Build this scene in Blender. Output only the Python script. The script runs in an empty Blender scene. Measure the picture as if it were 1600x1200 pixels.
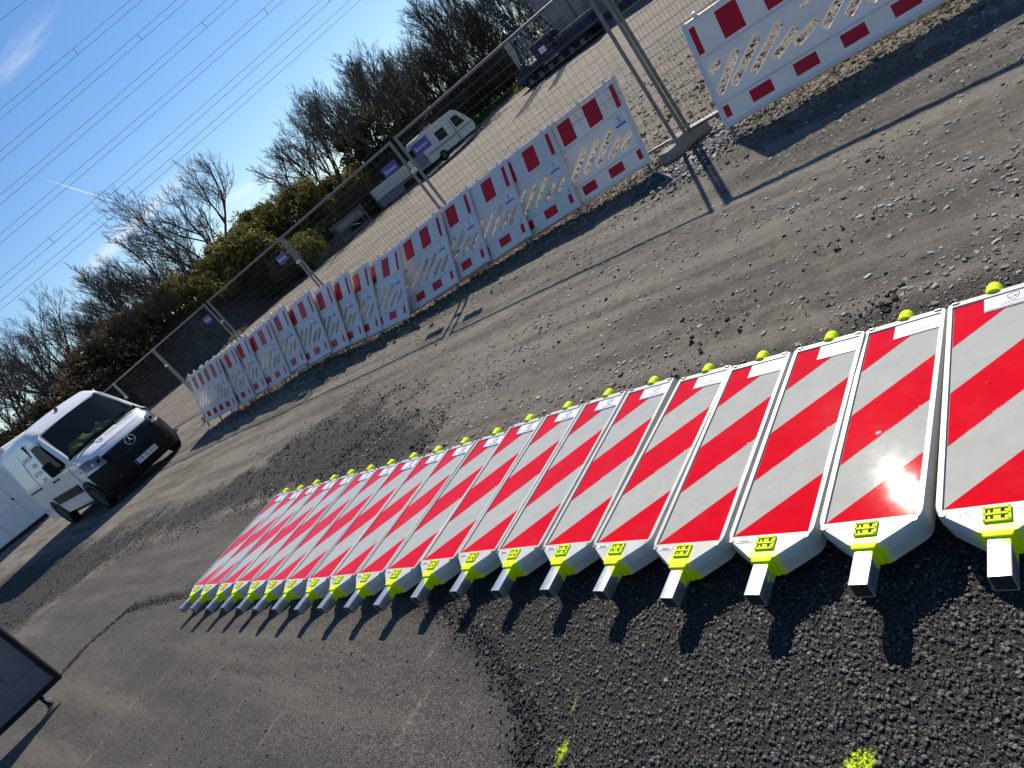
import bpy, bmesh, math, random
import numpy as np
from mathutils import Vector, Matrix
random.seed(7); rng = np.random.default_rng(11)
SC = bpy.context.scene
COL = SC.collection
R = math.radians

# ------------------------------------------------------------------ camera, sky, sun, exposure
PITCH, ROLL, HC = R(18.19), R(38.6), 1.62
cam_d = bpy.data.cameras.new('camera'); cam_d.sensor_width = 36.0; cam_d.lens = 36.0*1109/1600
cam_d.clip_start = 0.05; cam_d.clip_end = 6000
cam = bpy.data.objects.new('camera', cam_d); COL.objects.link(cam); SC.camera = cam
_r = np.array([1, 0, 0.]); _f = np.array([0, math.cos(PITCH), -math.sin(PITCH)]); _d = np.array([0, -math.sin(PITCH), -math.cos(PITCH)])
_c, _s = math.cos(ROLL), math.sin(ROLL)
CR, CD = _c*_r + _s*_d, -_s*_r + _c*_d
cam.matrix_world = Matrix(((CR[0], -CD[0], -_f[0], 0), (CR[1], -CD[1], -_f[1], 0), (CR[2], -CD[2], -_f[2], HC), (0, 0, 0, 1)))

SUN_AZ, SUN_EL = math.atan2(0.388, 0.922), R(37.8)      # azimuth from +Y towards +X
S_DIR = Vector((math.sin(SUN_AZ)*math.cos(SUN_EL), math.cos(SUN_AZ)*math.cos(SUN_EL), math.sin(SUN_EL)))
sun_d = bpy.data.lights.new('sun', 'SUN'); sun_d.energy = 5.0; sun_d.angle = R(0.55); sun_d.color = (1.0, 0.93, 0.82)
sun = bpy.data.objects.new('sun', sun_d); COL.objects.link(sun)
sun.rotation_euler = S_DIR.to_track_quat('Z', 'Y').to_euler(); sun.location = (0, 0, 30)

world = bpy.data.worlds.new('World'); SC.world = world; world.use_nodes = True
def build_world():
    nt = world.node_tree; N = nt.nodes; L = nt.links; N.clear()
    out = N.new('ShaderNodeOutputWorld'); bg = N.new('ShaderNodeBackground'); bg.inputs['Strength'].default_value = 0.096
    sky = N.new('ShaderNodeTexSky'); sky.sky_type = 'NISHITA'; sky.sun_disc = False
    sky.sun_elevation = SUN_EL; sky.sun_rotation = SUN_AZ; sky.air_density = 1.0; sky.dust_density = 0.1; sky.ozone_density = 2.2
    tc = N.new('ShaderNodeTexCoord')
    def dirv(az, el):
        a, e = R(az), R(el); return Vector((math.sin(a)*math.cos(e), math.cos(a)*math.cos(e), math.sin(e)))
    def math_n(op, a, b=None):
        m = N.new('ShaderNodeMath'); m.operation = op
        for i, v in enumerate((a, b)):
            if v is None: continue
            if isinstance(v, (int, float)): m.inputs[i].default_value = v
            else: L.new(v, m.inputs[i])
        return m.outputs[0]
    def dot(v):
        m = N.new('ShaderNodeVectorMath'); m.operation = 'DOT_PRODUCT'; L.new(tc.outputs['Generated'], m.inputs[0]); m.inputs[1].default_value = v
        return m.outputs['Value']
    total = None
    # streak clouds: centre ends (az, el), half width in radians, strength, noise stretch
    for (a0, e0, a1, e1, w, amp, ns, st, sh) in [(-7.5, 21.0, -15.0, 19.2, 0.014, 0.40, 60, 0.14, 0.33), (-6.4, 9.6, -21.5, 7.4, 0.013, 0.60, 44, 0.10, 0.26),
                                   (-9.5, 6.2, -3.0, 5.4, 0.010, 0.75, 30, 0.6, 0.4), (-19.5, 5.2, -14.5, 6.1, 0.008, 0.55, 34, 0.6, 0.4),
                                   (-16.45, 14.02, -13.4, 9.6, 0.0012, 0.55, 60, 0.2, 0.15),
                                   (60, 14, 85, 11, 0.03, 0.5, 20, 0.3, 0.4), (-70, 12, -48, 15, 0.03, 0.5, 20, 0.3, 0.4)]:
        A, B = dirv(a0, e0), dirv(a1, e1); c = ((A+B)*0.5).normalized(); t = (B-A); Ln = t.length*0.5; t.normalize(); b = c.cross(t).normalized()
        s = math_n('DIVIDE', math_n('SUBTRACT', dot(t), t.dot(c)), Ln); q = math_n('DIVIDE', math_n('SUBTRACT', dot(b), b.dot(c)), w)
        r2 = math_n('ADD', math_n('POWER', math_n('ABSOLUTE', s), 2.0), math_n('POWER', math_n('ABSOLUTE', q), 2.0))
        m = math_n('MAXIMUM', math_n('SUBTRACT', 1.0, r2), 0.0)
        cv = N.new('ShaderNodeCombineXYZ'); L.new(math_n('MULTIPLY', dot(t), st), cv.inputs[0]); L.new(dot(b), cv.inputs[1]); L.new(dot(c), cv.inputs[2])
        no = N.new('ShaderNodeTexNoise'); no.inputs['Scale'].default_value = ns; no.inputs['Detail'].default_value = 6; no.inputs['Roughness'].default_value = 0.6; no.inputs['Distortion'].default_value = 0.5
        L.new(cv.outputs[0], no.inputs['Vector'])
        n = math_n('MAXIMUM', math_n('SUBTRACT', no.outputs['Fac'], sh), 0.0)
        k = math_n('MULTIPLY', math_n('MULTIPLY', math_n('POWER', m, 1.1), n), amp*3.0)
        front = math_n('GREATER_THAN', dot(c), 0.2)
        k = math_n('MULTIPLY', k, front)
        total = k if total is None else math_n('ADD', total, k)
    fac = math_n('MINIMUM', total, 0.9)
    hsv = N.new('ShaderNodeHueSaturation'); hsv.inputs['Hue'].default_value = 0.5; hsv.inputs['Saturation'].default_value = 1.22; hsv.inputs['Value'].default_value = 1.0; L.new(sky.outputs[0], hsv.inputs['Color'])
    mix = N.new('ShaderNodeMix'); mix.data_type = 'RGBA'; L.new(fac, mix.inputs['Factor']); gn = N.new('ShaderNodeMix'); gn.data_type = 'RGBA'; gn.blend_type = 'MULTIPLY'; gn.inputs['Factor'].default_value = 1.0; L.new(hsv.outputs[0], gn.inputs['A']); gn.inputs['B'].default_value = (0.98, 0.97, 1.03, 1); L.new(gn.outputs['Result'], mix.inputs['A']); mix.inputs['B'].default_value = (8.6, 8.9, 9.4, 1)
    L.new(mix.outputs['Result'], bg.inputs['Color']); L.new(bg.outputs[0], out.inputs['Surface'])
build_world()
SC.view_settings.view_transform = 'Standard'; SC.view_settings.look = 'None'; SC.view_settings.exposure = 0.30; SC.view_settings.gamma = 1.0
SC.view_settings.use_curve_mapping = False
SC.render.engine = 'CYCLES'
SC.cycles.use_denoising = True
SC.cycles.max_bounces = 6; SC.cycles.transparent_max_bounces = 12

# ------------------------------------------------------------------ material helpers
def _noise(N, L, vec, scale, detail=4, rough=0.6):
    n = N.new('ShaderNodeTexNoise'); n.inputs['Scale'].default_value = scale; n.inputs['Detail'].default_value = detail; n.inputs['Roughness'].default_value = rough
    L.new(vec, n.inputs['Vector']); return n.outputs['Fac']
def _ramp(N, L, fac, stops):
    r = N.new('ShaderNodeValToRGB'); L.new(fac, r.inputs[0]); e = r.color_ramp.elements
    while len(e) < len(stops): e.new(0.5)
    for i, (p, c) in enumerate(stops):
        e[i].position = p; e[i].color = (c[0], c[1], c[2], 1) if hasattr(c, '__len__') else (c, c, c, 1)
    return r.outputs[0]
def _mixc(N, L, f, a, b):
    m = N.new('ShaderNodeMix'); m.data_type = 'RGBA'
    for key, v in (('Factor', f), ('A', a), ('B', b)):
        if hasattr(v, 'is_linked') or hasattr(v, 'links'): L.new(v, m.inputs[key])
        else: m.inputs[key].default_value = v if key == 'Factor' else (v[0], v[1], v[2], 1)
    return m.outputs['Result']
def _m(N, L, op, a, b=0.0, clamp=False):
    m = N.new('ShaderNodeMath'); m.operation = op; m.use_clamp = clamp
    for i, v in enumerate((a, b)):
        if isinstance(v, (int, float)): m.inputs[i].default_value = v
        else: L.new(v, m.inputs[i])
    return m.outputs[0]
def new_mat(name):
    m = bpy.data.materials.new(name); m.use_nodes = True; N = m.node_tree.nodes; L = m.node_tree.links
    return m, N, L, N['Principled BSDF']
def mat(name, col, rough=0.5, metal=0.0, vary=0.12, scale=12.0, bump=0.0, bscale=80.0, spec=0.5, dirt=0.0, dirt_col=(0.16, 0.13, 0.10), coat=0.0, rvary=0.1):
    m, N, L, b = new_mat(name)
    tc = N.new('ShaderNodeTexCoord'); oi = N.new('ShaderNodeObjectInfo'); cv = N.new('ShaderNodeCombineXYZ'); va = N.new('ShaderNodeVectorMath'); va.operation = 'ADD'
    L.new(_m(N, L, 'MULTIPLY', oi.outputs['Random'], 23.0), cv.inputs[0]); L.new(_m(N, L, 'MULTIPLY', oi.outputs['Random'], 71.0), cv.inputs[2]); L.new(tc.outputs['Object'], va.inputs[0]); L.new(cv.outputs[0], va.inputs[1]); o = va.outputs[0]
    n = _noise(N, L, o, scale)
    lo = [c*(1-vary) for c in col]; hi = [min(1, c*(1+vary)) for c in col]
    c = _ramp(N, L, n, [(0.3, lo), (0.7, hi)])
    if dirt > 0:
        d = _ramp(N, L, _noise(N, L, o, scale*0.45, 6, 0.7), [(0.5, 0.0), (0.75, 1.0)])
        c = _mixc(N, L, _m(N, L, 'MULTIPLY', d, dirt), c, dirt_col)
    L.new(c, b.inputs['Base Color'])
    b.inputs['Metallic'].default_value = metal; b.inputs['Specular IOR Level'].default_value = spec; b.inputs['Coat Weight'].default_value = coat
    rr = N.new('ShaderNodeMapRange'); L.new(_noise(N, L, o, scale*2.3), rr.inputs[0]); rr.inputs[3].default_value = max(0.02, rough-rvary*rough); rr.inputs[4].default_value = min(1, rough+rvary*rough)
    L.new(rr.outputs[0], b.inputs['Roughness'])
    if bump > 0:
        bp = N.new('ShaderNodeBump'); bp.inputs['Strength'].default_value = bump; bp.inputs['Distance'].default_value = 0.01
        L.new(_noise(N, L, o, bscale, 5), bp.inputs['Height']); L.new(bp.outputs[0], b.inputs['Normal'])
    return m
def stone_mat(name, c0, c1, c2, rough=0.9, spec=0.3, paint=False, scale=90):
    m, N, L, b = new_mat(name)
    at = N.new('ShaderNodeAttribute'); at.attribute_name = 'tint'
    tc = N.new('ShaderNodeTexCoord'); o = tc.outputs['Object']
    c = _ramp(N, L, at.outputs['Fac'], [(0.0, c0), (0.6, c1), (1.0, c2)])
    c = _mixc(N, L, _m(N, L, 'MULTIPLY', _noise(N, L, o, scale), 0.35), c, [x*0.55 for x in c1])
    if paint: c = spray(N, L, o, c)
    L.new(c, b.inputs['Base Color']); b.inputs['Roughness'].default_value = rough; b.inputs['Specular IOR Level'].default_value = spec
    return m
LIME = (0.74, 0.88, 0.0)
def spray(N, L, o, c):
    # spray paint marks left on the asphalt (real paint, fixed in place)
    sep = N.new('ShaderNodeSeparateXYZ'); L.new(o, sep.inputs[0])
    n = _noise(N, L, o, 75, 6, 0.9)
    tot = None
    for (x, y, rx, ry, ang, amp) in [(0.075, 1.185, 0.050, 0.034, 0.2, 1.5), (-0.595, 1.80, 0.022, 0.05, -0.9, 1.0), (-0.66, 1.725, 0.016, 0.045, -0.6, 1.0),
                                     (-0.50, 1.93, 0.016, 0.06, -0.6, 0.65), (0.10, 1.97, 0.02, 0.03, 0.5, 0.6), (-0.12, 2.12, 0.02, 0.02, 0.3, 0.6), (-0.52, 2.55, 0.015, 0.015, 0, 0.6)]:
        ca, sa = math.cos(ang), math.sin(ang)
        dx = _m(N, L, 'SUBTRACT', sep.outputs[0], x); dy = _m(N, L, 'SUBTRACT', sep.outputs[1], y)
        u = _m(N, L, 'ADD', _m(N, L, 'MULTIPLY', dx, ca/rx), _m(N, L, 'MULTIPLY', dy, sa/rx)); v = _m(N, L, 'ADD', _m(N, L, 'MULTIPLY', dx, -sa/ry), _m(N, L, 'MULTIPLY', dy, ca/ry))
        r2 = _m(N, L, 'ADD', _m(N, L, 'MULTIPLY', u, u), _m(N, L, 'MULTIPLY', v, v))
        g = _m(N, L, 'MULTIPLY', _m(N, L, 'POWER', 2.718, _m(N, L, 'MULTIPLY', r2, -1.0)), amp)
        tot = g if tot is None else _m(N, L, 'ADD', tot, g)
    k = N.new('ShaderNodeMapRange'); L.new(_m(N, L, 'ADD', tot, _m(N, L, 'MULTIPLY', _m(N, L, 'SUBTRACT', n, 0.5), 2.6)), k.inputs[0])
    k.inputs[1].default_value = 0.50; k.inputs[2].default_value = 0.95
    return _mixc(N, L, k.outputs[0], c, (0.55, 0.68, 0.01))

# ------------------------------------------------------------------ object helpers
def tag(o, label=None, cat=None, group=None, kind=None):
    if label: o['label'] = label
    if cat: o['category'] = cat
    if group: o['group'] = group
    if kind: o['kind'] = kind
    return o
def link(o, parent=None):
    COL.objects.link(o)
    if parent is not None: o.parent = parent
    return o
def empty(name, mw=None, **k):
    o = bpy.data.objects.new(name, None); o.empty_display_size = 0.1; COL.objects.link(o)
    if mw is not None: o.matrix_world = mw
    return tag(o, **k)
def mesh_obj(name, me, parent=None, mats=None, loc=None):
    if mats is not None:
        me.materials.clear()
        for m in (mats if isinstance(mats, (list, tuple)) else [mats]): me.materials.append(m)
    o = bpy.data.objects.new(name, me); link(o, parent)
    if loc is not None: o.location = loc
    return o
def smooth(me, ang=40):
    me.polygons.foreach_set('use_smooth', [True]*len(me.polygons))
    try: me.set_sharp_from_angle(angle=R(ang))
    except Exception: pass
class MB:
    def __init__(s): s.v = []; s.f = []; s.m = []; s.mi = 0
    def face(s, idx): s.f.append(tuple(idx)); s.m.append(s.mi)
    def pts(s, P):
        b = len(s.v); s.v += [tuple(p) for p in P]; return b
    def poly(s, P): b = s.pts(P); s.face(range(b, b+len(P)))
    def box(s, c, size, M=None):
        x, y, z = size[0]/2, size[1]/2, size[2]/2
        P = [Vector((a, b_, d)) for d in (-z, z) for (a, b_) in ((-x, -y), (x, -y), (x, y), (-x, y))]
        P = [(M @ p if M else p) + Vector(c) for p in P]; b = s.pts(P)
        for q in ((3, 2, 1, 0), (4, 5, 6, 7), (0, 1, 5, 4), (1, 2, 6, 5), (2, 3, 7, 6), (3, 0, 4, 7)): s.face([b+i for i in q])
    def tube(s, P, rad, n=8, cap=True):
        P = [Vector(p) for p in P]; rs = rad if hasattr(rad, '__len__') else [rad]*len(P)
        rings = []
        for i, p in enumerate(P):
            t = (P[min(i+1, len(P)-1)] - P[max(i-1, 0)]).normalized()
            a = t.cross(Vector((0.13, 0.31, 0.94))); 
            if a.length < 1e-3: a = t.cross(Vector((1, 0, 0)))
            a.normalize(); b_ = t.cross(a)
            rings.append(s.pts([p + rs[i]*(math.cos(2*math.pi*k/n)*a + math.sin(2*math.pi*k/n)*b_) for k in range(n)]))
        for i in range(len(P)-1):
            for k in range(n): s.face((rings[i]+k, rings[i]+(k+1) % n, rings[i+1]+(k+1) % n, rings[i+1]+k))
        if cap:
            s.face([rings[0]+k for k in reversed(range(n))]); s.face([rings[-1]+k for k in range(n)])
    def loft(s, loops, close=True, cap0=False, cap1=False):
        bs = [s.pts(l) for l in loops]; n = len(loops[0])
        for i in range(len(loops)-1):
            for k in range(n if close else n-1): s.face((bs[i]+k, bs[i]+(k+1) % n, bs[i+1]+(k+1) % n, bs[i+1]+k))
        if cap0: s.face([bs[0]+k for k in reversed(range(n))])
        if cap1: s.face([bs[-1]+k for k in range(n)])
    def prism(s, out, z0, z1, ax='z'):
        f = {'z': lambda p, z: (p[0], p[1], z), 'y': lambda p, z: (p[0], z, p[1]), 'x': lambda p, z: (z, p[0], p[1])}[ax]
        s.loft([[f(p, z0) for p in out], [f(p, z1) for p in out]], True, True, True)
    def mesh(s, name, sm=None, recalc=True, bevel=0.0, bseg=2):
        me = bpy.data.meshes.new(name); me.from_pydata(s.v, [], s.f); me.polygons.foreach_set('material_index', s.m)
        if recalc or bevel:
            bm = bmesh.new(); bm.from_mesh(me)
            if recalc: bmesh.ops.recalc_face_normals(bm, faces=bm.faces)
            if bevel:
                ed = [e for e in bm.edges if len(e.link_faces) == 2 and e.calc_face_angle(0) > 0.5]
                bmesh.ops.bevel(bm, geom=ed, offset=bevel, segments=bseg, profile=0.5, affect='EDGES', clamp_overlap=True)
            bm.to_mesh(me); bm.free()
        if sm: smooth(me, sm)
        return me
    def build(s, name, mats, parent=None, sm=None, **k): return mesh_obj(name, s.mesh(name, sm, **k), parent, mats)
def round_poly(pts, rad, n=4):
    out = []
    for i, p in enumerate(pts):
        r = rad[i] if hasattr(rad, '__len__') else rad
        p = Vector(p); a = Vector(pts[i-1])-p; b = Vector(pts[(i+1) % len(pts)])-p
        if r <= 0: out.append((p.x, p.y)); continue
        r = min(r, a.length*0.45, b.length*0.45); p0 = p+a.normalized()*r; p1 = p+b.normalized()*r
        for k in range(n+1):
            t = k/n; q = (1-t)**2*p0 + 2*t*(1-t)*p + t*t*p1; out.append((q.x, q.y))
    return out
def curve_mesh(name, outer, holes, half, bev, seg=1):
    cu = bpy.data.curves.new(name, 'CURVE'); cu.dimensions = '2D'; cu.fill_mode = 'BOTH'; cu.extrude = half-bev; cu.bevel_depth = bev; cu.bevel_resolution = seg
    for L_ in [outer]+holes:
        sp = cu.splines.new('POLY'); sp.points.add(len(L_)-1); sp.use_cyclic_u = True
        for p, q in zip(sp.points, L_): p.co = (q[0], q[1], 0, 1)
    o = bpy.data.objects.new(name, cu); COL.objects.link(o)
    dg = bpy.context.evaluated_depsgraph_get(); me = bpy.data.meshes.new_from_object(o.evaluated_get(dg)); me.name = name
    bpy.data.objects.remove(o); bpy.data.curves.remove(cu); return me
def text_mesh(name, txt, size, ext=0.0004, align='CENTER'):
    cu = bpy.data.curves.new(name, 'FONT'); cu.body = txt; cu.size = size; cu.extrude = ext; cu.align_x = align; cu.align_y = 'CENTER'; cu.resolution_u = 2
    o = bpy.data.objects.new(name, cu); COL.objects.link(o)
    dg = bpy.context.evaluated_depsgraph_get(); me = bpy.data.meshes.new_from_object(o.evaluated_get(dg)); me.name = name
    bpy.data.objects.remove(o); bpy.data.curves.remove(cu); return me
def xform(me, M): me.transform(M); return me
def frame(o, x, y, z):
    return Matrix(((x[0], y[0], z[0], o[0]), (x[1], y[1], z[1], o[1]), (x[2], y[2], z[2], o[2]), (0, 0, 0, 1)))
def copy_tree(o, parent=None):
    c = o.copy(); COL.objects.link(c)
    if parent is not None: c.parent = parent
    for ch in [x for x in bpy.data.objects if x.parent == o]: copy_tree(ch, c)
    return c
def children_map():
    m = {}
    for x in bpy.data.objects:
        if x.parent: m.setdefault(x.parent.name, []).append(x)
    return m

# ------------------------------------------------------------------ terrain
def sst(a, b, v):
    t = np.clip((v-a)/(b-a), 0, 1); return t*t*(3-2*t)
def zt(x, y): return .45*sst(20, 70, y) + .95*sst(4, 20, x)*sst(35, 75, y)
# barrier poses: right lower corner, azimuth of the long side, lean, roll
BAR = [(2.690,7.640,0.104,2.3600,0.4600,-0.0450),(1.920,8.220,0.100,2.3600,0.5150,-0.0450),(1.320,8.650,0.116,2.3500,0.5800,-0.0600),(0.768,9.093,0.121,2.3344,0.6094,-0.0700),
 (0.290,9.412,0.102,2.3168,0.6309,-0.0600),(-0.535,9.932,0.060,2.2100,0.6462,0.0000),(-1.003,10.510,0.076,2.2126,0.5861,-0.0104),(-1.289,10.817,0.102,2.2158,0.5188,-0.0170),
 (-1.598,11.145,0.121,2.2248,0.4806,-0.0239),(-1.944,11.538,0.163,2.2340,0.4451,-0.0370),(-2.471,12.151,0.199,2.2567,0.4145,-0.0500),(-2.934,12.593,0.153,2.2588,0.4050,-0.0379),
 (-3.543,13.242,0.155,2.2595,0.3875,-0.0267),(-3.940,13.616,0.138,2.2565,0.3680,-0.0154),(-4.439,14.079,0.137,2.2294,0.3672,-0.0048)]
def bar_axes(p, sgn=1):
    x, y, z, phi, be, ga = p
    d = np.array([math.cos(phi), math.sin(phi), 0]); n = np.array([math.sin(phi), -math.cos(phi), 0])
    up = math.cos(be)*np.array([0, 0, 1.]) + math.sin(be)*n
    return np.array([x, y, z]), sgn*(math.cos(ga)*d+math.sin(ga)*up), -math.sin(ga)*d+math.cos(ga)*up
BARF = []                                   # (right corner, left dir, up dir)
for p in BAR: BARF.append(bar_axes(p))
_o, _dd, _uu = bar_axes((3.0075, 6.3887, 0.1518, 2.51713, 0.44338, 0.02378), -1)
BAR_RIGHT = (_o+2.0*_dd, -_dd, _uu)         # same convention: right corner, left dir
RIDGE = []
for (o, d, u) in BARF+[BAR_RIGHT]:
    for s in ((0.04, 0.7) if o is not BAR_RIGHT[0] else (0.04, 0.7, 1.3, 1.96)):
        q = o+s*d-0.1*u; RIDGE.append((q[0], q[1], max(q[2], 0.0)))
RIDGE = np.array(RIDGE)
def vnoise(x, y, sc, seed=0):
    x = x/sc+seed*17.31; y = y/sc+seed*9.17
    xi = np.floor(x).astype(int); yi = np.floor(y).astype(int); fx = x-xi; fy = y-yi
    fx = fx*fx*(3-2*fx); fy = fy*fy*(3-2*fy)
    def hsh(a, b):
        n = (a*374761393 + b*668265263 + seed*974711) & 0x7fffffff; n = ((n ^ (n >> 13))*1274126177) & 0x7fffffff
        return (n ^ (n >> 16)) % 10007/10007.0
    return (hsh(xi, yi)*(1-fx)+hsh(xi+1, yi)*fx)*(1-fy) + (hsh(xi, yi+1)*(1-fx)+hsh(xi+1, yi+1)*fx)*fy
def fbm(x, y, sc, seed=0, oct=4): return sum(vnoise(x, y, sc/2**k, seed+k)*0.5**k for k in range(oct))/(2-0.5**(oct-1))
def pdist(x, y, pl, closed=False):
    d = np.full(x.shape, 1e9); ins = np.zeros(x.shape, bool); n = len(pl)
    for i in range(n if closed else n-1):
        ax, ay = pl[i]; bx, by = pl[(i+1) % n]; ux, uy = bx-ax, by-ay
        t = np.clip(((x-ax)*ux+(y-ay)*uy)/(ux*ux+uy*uy), 0, 1); d = np.minimum(d, np.hypot(x-ax-t*ux, y-ay-t*uy))
        if closed: ins ^= ((ay > y) != (by > y)) & (x < (bx-ax)*(y-ay)/((by-ay)+1e-12)+ax)
    return np.where(ins, -d, d) if closed else d
ASPH = [(-60, 30), (-14, 14.4), (-8.9, 10.6), (-7.44, 10.35), (-6.33, 10.15), (-5.0, 9.3), (-4.0, 8.25), (-2.86, 7.2), (-2.2, 6.3), (-1.2, 5.2), (0, 3.95), (1.2, 2.6), (3, 1.0), (3, -6), (-60, -6)]
COARSE = [(-1.15, 3.75), (-1.01, 3.16), (-0.88, 2.93), (-0.76, 2.55), (-0.70, 2.24), (-0.68, 2.02), (-0.72, 1.82), (-0.74, 1.4), (-0.8, 0.6), (-0.9, -2), (4, -2), (4, 0.2), (1.4, 2.5), (0.0, 3.9)]
BAND = [(-20, 25), (-13.4, 18.7), (-9.74, 15.4), (-5.5, 10.75), (-3.3, 8.9), (-2.28, 8.5), (-1.6, 8.35), (-1.0, 6.7), (-0.6, 5.3), (-0.9, 4.9), (-1.73, 5.75), (-2.86, 7.25), (-4.0, 8.3), (-5.0, 9.4), (-6.3, 10.2), (-8.0, 10.5), (-13, 14), (-22, 20)]
CRACK = [(-5.13, 6.67), (-4.98, 6.93), (-4.45, 7.02), (-3.85, 6.5), (-3.3, 5.96), (-2.9, 5.65)]
FP0 = np.array([3.11, 7.63]); FD = np.array([-0.6703, 0.7421]); FN = np.array([0.7421, 0.6703]); FS = 3.46
def masks(x, y):
    w = fbm(x, y, 0.5, 3)-0.5; w2 = fbm(x, y, 0.12, 5)-0.5
    asph = sst(0.10, -0.10, pdist(x, y, ASPH, True)+0.45*w+0.15*w2)
    coarse = sst(0.22, -0.12, pdist(x, y, COARSE, True)+0.10*w+0.06*w2)
    band = sst(0.25, -0.30, pdist(x, y, BAND, True)+0.9*w+0.35*w2)
    fd = (x-FP0[0])*FN[0]+(y-FP0[1])*FN[1]
    yard = sst(-0.15, 0.45, fd+0.5*w)
    soil = sst(0.55, 0.12, np.min([np.hypot(x-q[0], y-q[1]) for q in RIDGE[::1]], axis=0)+0.5*w)*(1-yard*0.6)
    crack = sst(0.07, 0.0, pdist(x, y, CRACK)+0.10*w2)
    return asph, coarse, band, yard, soil, crack
def gz(x, y):
    x = np.asarray(x, float); y = np.asarray(y, float)
    ws = np.zeros(x.shape); vs = np.zeros(x.shape)
    for q in RIDGE:
        w = np.exp(-((x-q[0])**2+(y-q[1])**2)/(2*0.28**2)); ws += w; vs += w*q[2]
    z = zt(x, y) + vs/(ws+0.12)
    rough = sst(2.0, 5.0, pdist(x, y, [(-2.6, 5.9), (1.2, 1.7)]))
    far = sst(4, 25, np.hypot(x, y))
    z += (fbm(x, y, 0.9, 8)-0.5)*0.035*rough + (fbm(x, y, 6, 12)-0.5)*0.12*far*sst(8, 20, y)
    z += (fbm(x, y, 0.10, 4)-0.5)*0.010
    return z
def graded(lo, a, b, hi, s0, g):
    c = list(np.arange(a, b, s0)); s = s0; v = c[-1]
    while v < hi: s *= g; v += s; c.append(v)
    s = s0; v = a; pre = []
    while v > lo: s *= g; v -= s; pre.append(v)
    return np.array(pre[::-1]+c)
def build_ground():
    xs = graded(-500, -5.5, 5.0, 500, 0.04, 1.055); ys = graded(-40, 0.4, 9.5, 900, 0.04, 1.045)
    X, Y = np.meshgrid(xs, ys); x, y = X.ravel(), Y.ravel()
    a, c, b, yd, so, cr = masks(x, y)
    z = gz(x, y) - 0.004*c - 0.02*cr + 0.02*b*(fbm(x, y, 0.35, 21)-0.3) - 0.018
    nx, ny = len(xs), len(ys)
    i = (np.arange(ny-1)[:, None]*nx+np.arange(nx-1)[None]).ravel()
    F = np.stack([i, i+1, i+nx+1, i+nx], 1)
    me = bpy.data.meshes.new('ground'); me.vertices.add(len(x)); me.vertices.foreach_set('co', np.stack([x, y, z], 1).ravel().astype(np.float32))
    me.loops.add(F.size); me.loops.foreach_set('vertex_index', F.ravel().astype(np.int32)); me.polygons.add(len(F)); me.polygons.foreach_set('loop_start', np.arange(0, F.size, 4, dtype=np.int32))
    me.update(calc_edges=True); me.polygons.foreach_set('use_smooth', np.ones(len(F), bool))
    for nm, v in (('asph', a), ('coarse', c), ('band', b), ('yard', yd), ('soil', so), ('crack', cr)):
        at = me.attributes.new(nm, 'FLOAT', 'POINT'); at.data.foreach_set('value', v.astype(np.float32))
    m, N, L, bs = new_mat('ground'); tc = N.new('ShaderNodeTexCoord'); o = tc.outputs['Object']
    def A(n): t = N.new('ShaderNodeAttribute'); t.attribute_name = n; return t.outputs['Fac']
    n1 = _noise(N, L, o, 1.1, 6, 0.65); n2 = _noise(N, L, o, 9, 6, 0.7); n3 = _noise(N, L, o, 70, 5, 0.75); n4 = _noise(N, L, o, 260, 3, 0.8)
    vo = N.new('ShaderNodeTexVoronoi'); vo.inputs['Scale'].default_value = 60; L.new(o, vo.inputs['Vector'])
    vo2 = N.new('ShaderNodeTexVoronoi'); vo2.inputs['Scale'].default_value = 24; L.new(o, vo2.inputs['Vector'])
    mapn = N.new('ShaderNodeMapping'); mapn.inputs['Scale'].default_value = (1, 1, 1); mapn.inputs['Rotation'].default_value = (0, 0, R(48)); L.new(o, mapn.inputs['Vector'])
    mp2 = N.new('ShaderNodeMapping'); mp2.inputs['Scale'].default_value = (0.35, 3.2, 1); L.new(mapn.outputs[0], mp2.inputs['Vector'])
    ntrack = _noise(N, L, mp2.outputs[0], 1.0, 6, 0.6)
    dirt = _ramp(N, L, _m(N, L, 'ADD', _m(N, L, 'MULTIPLY', n2, 0.5), _m(N, L, 'MULTIPLY', n3, 0.5)), [(0.36, (0.070, 0.058, 0.046)), (0.5, (0.19, 0.161, 0.128)), (0.66, (0.34, 0.295, 0.238))])
    dirt = _mixc(N, L, _ramp(N, L, n1, [(0.35, 0.55), (0.65, 0.0)]), dirt, (0.10, 0.090, 0.078))
    dirt = _mixc(N, L, _m(N, L, 'MULTIPLY', _ramp(N, L, ntrack, [(0.46, 0.0), (0.62, 1.0)]), 0.6), dirt, (0.29, 0.258, 0.215))
    dirt = _mixc(N, L, _m(N, L, 'MULTIPLY', _ramp(N, L, ntrack, [(0.34, 1.0), (0.48, 0.0)]), 0.6), dirt, (0.075, 0.067, 0.058))
    dirt = _mixc(N, L, _m(N, L, 'MULTIPLY', _ramp(N, L, vo2.outputs['Distance'], [(0.0, 1.0), (0.22, 0.0)]), 0.25), dirt, (0.30, 0.28, 0.25))
    asph = _ramp(N, L, _m(N, L, 'ADD', _m(N, L, 'MULTIPLY', n3, 0.45), _m(N, L, 'MULTIPLY', n4, 0.55)), [(0.36, (0.034, 0.030, 0.025)), (0.51, (0.112, 0.100, 0.084)), (0.66, (0.27, 0.242, 0.205))])
    v3 = N.new('ShaderNodeTexVoronoi'); v3.inputs['Scale'].default_value = 170; L.new(o, v3.inputs['Vector'])
    asph = _mixc(N, L, _m(N, L, 'MULTIPLY', _ramp(N, L, v3.outputs['Color'], [(0.30, 1.0), (0.5, 0.0)]), 0.55), asph, (0.045, 0.041, 0.037))
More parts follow.
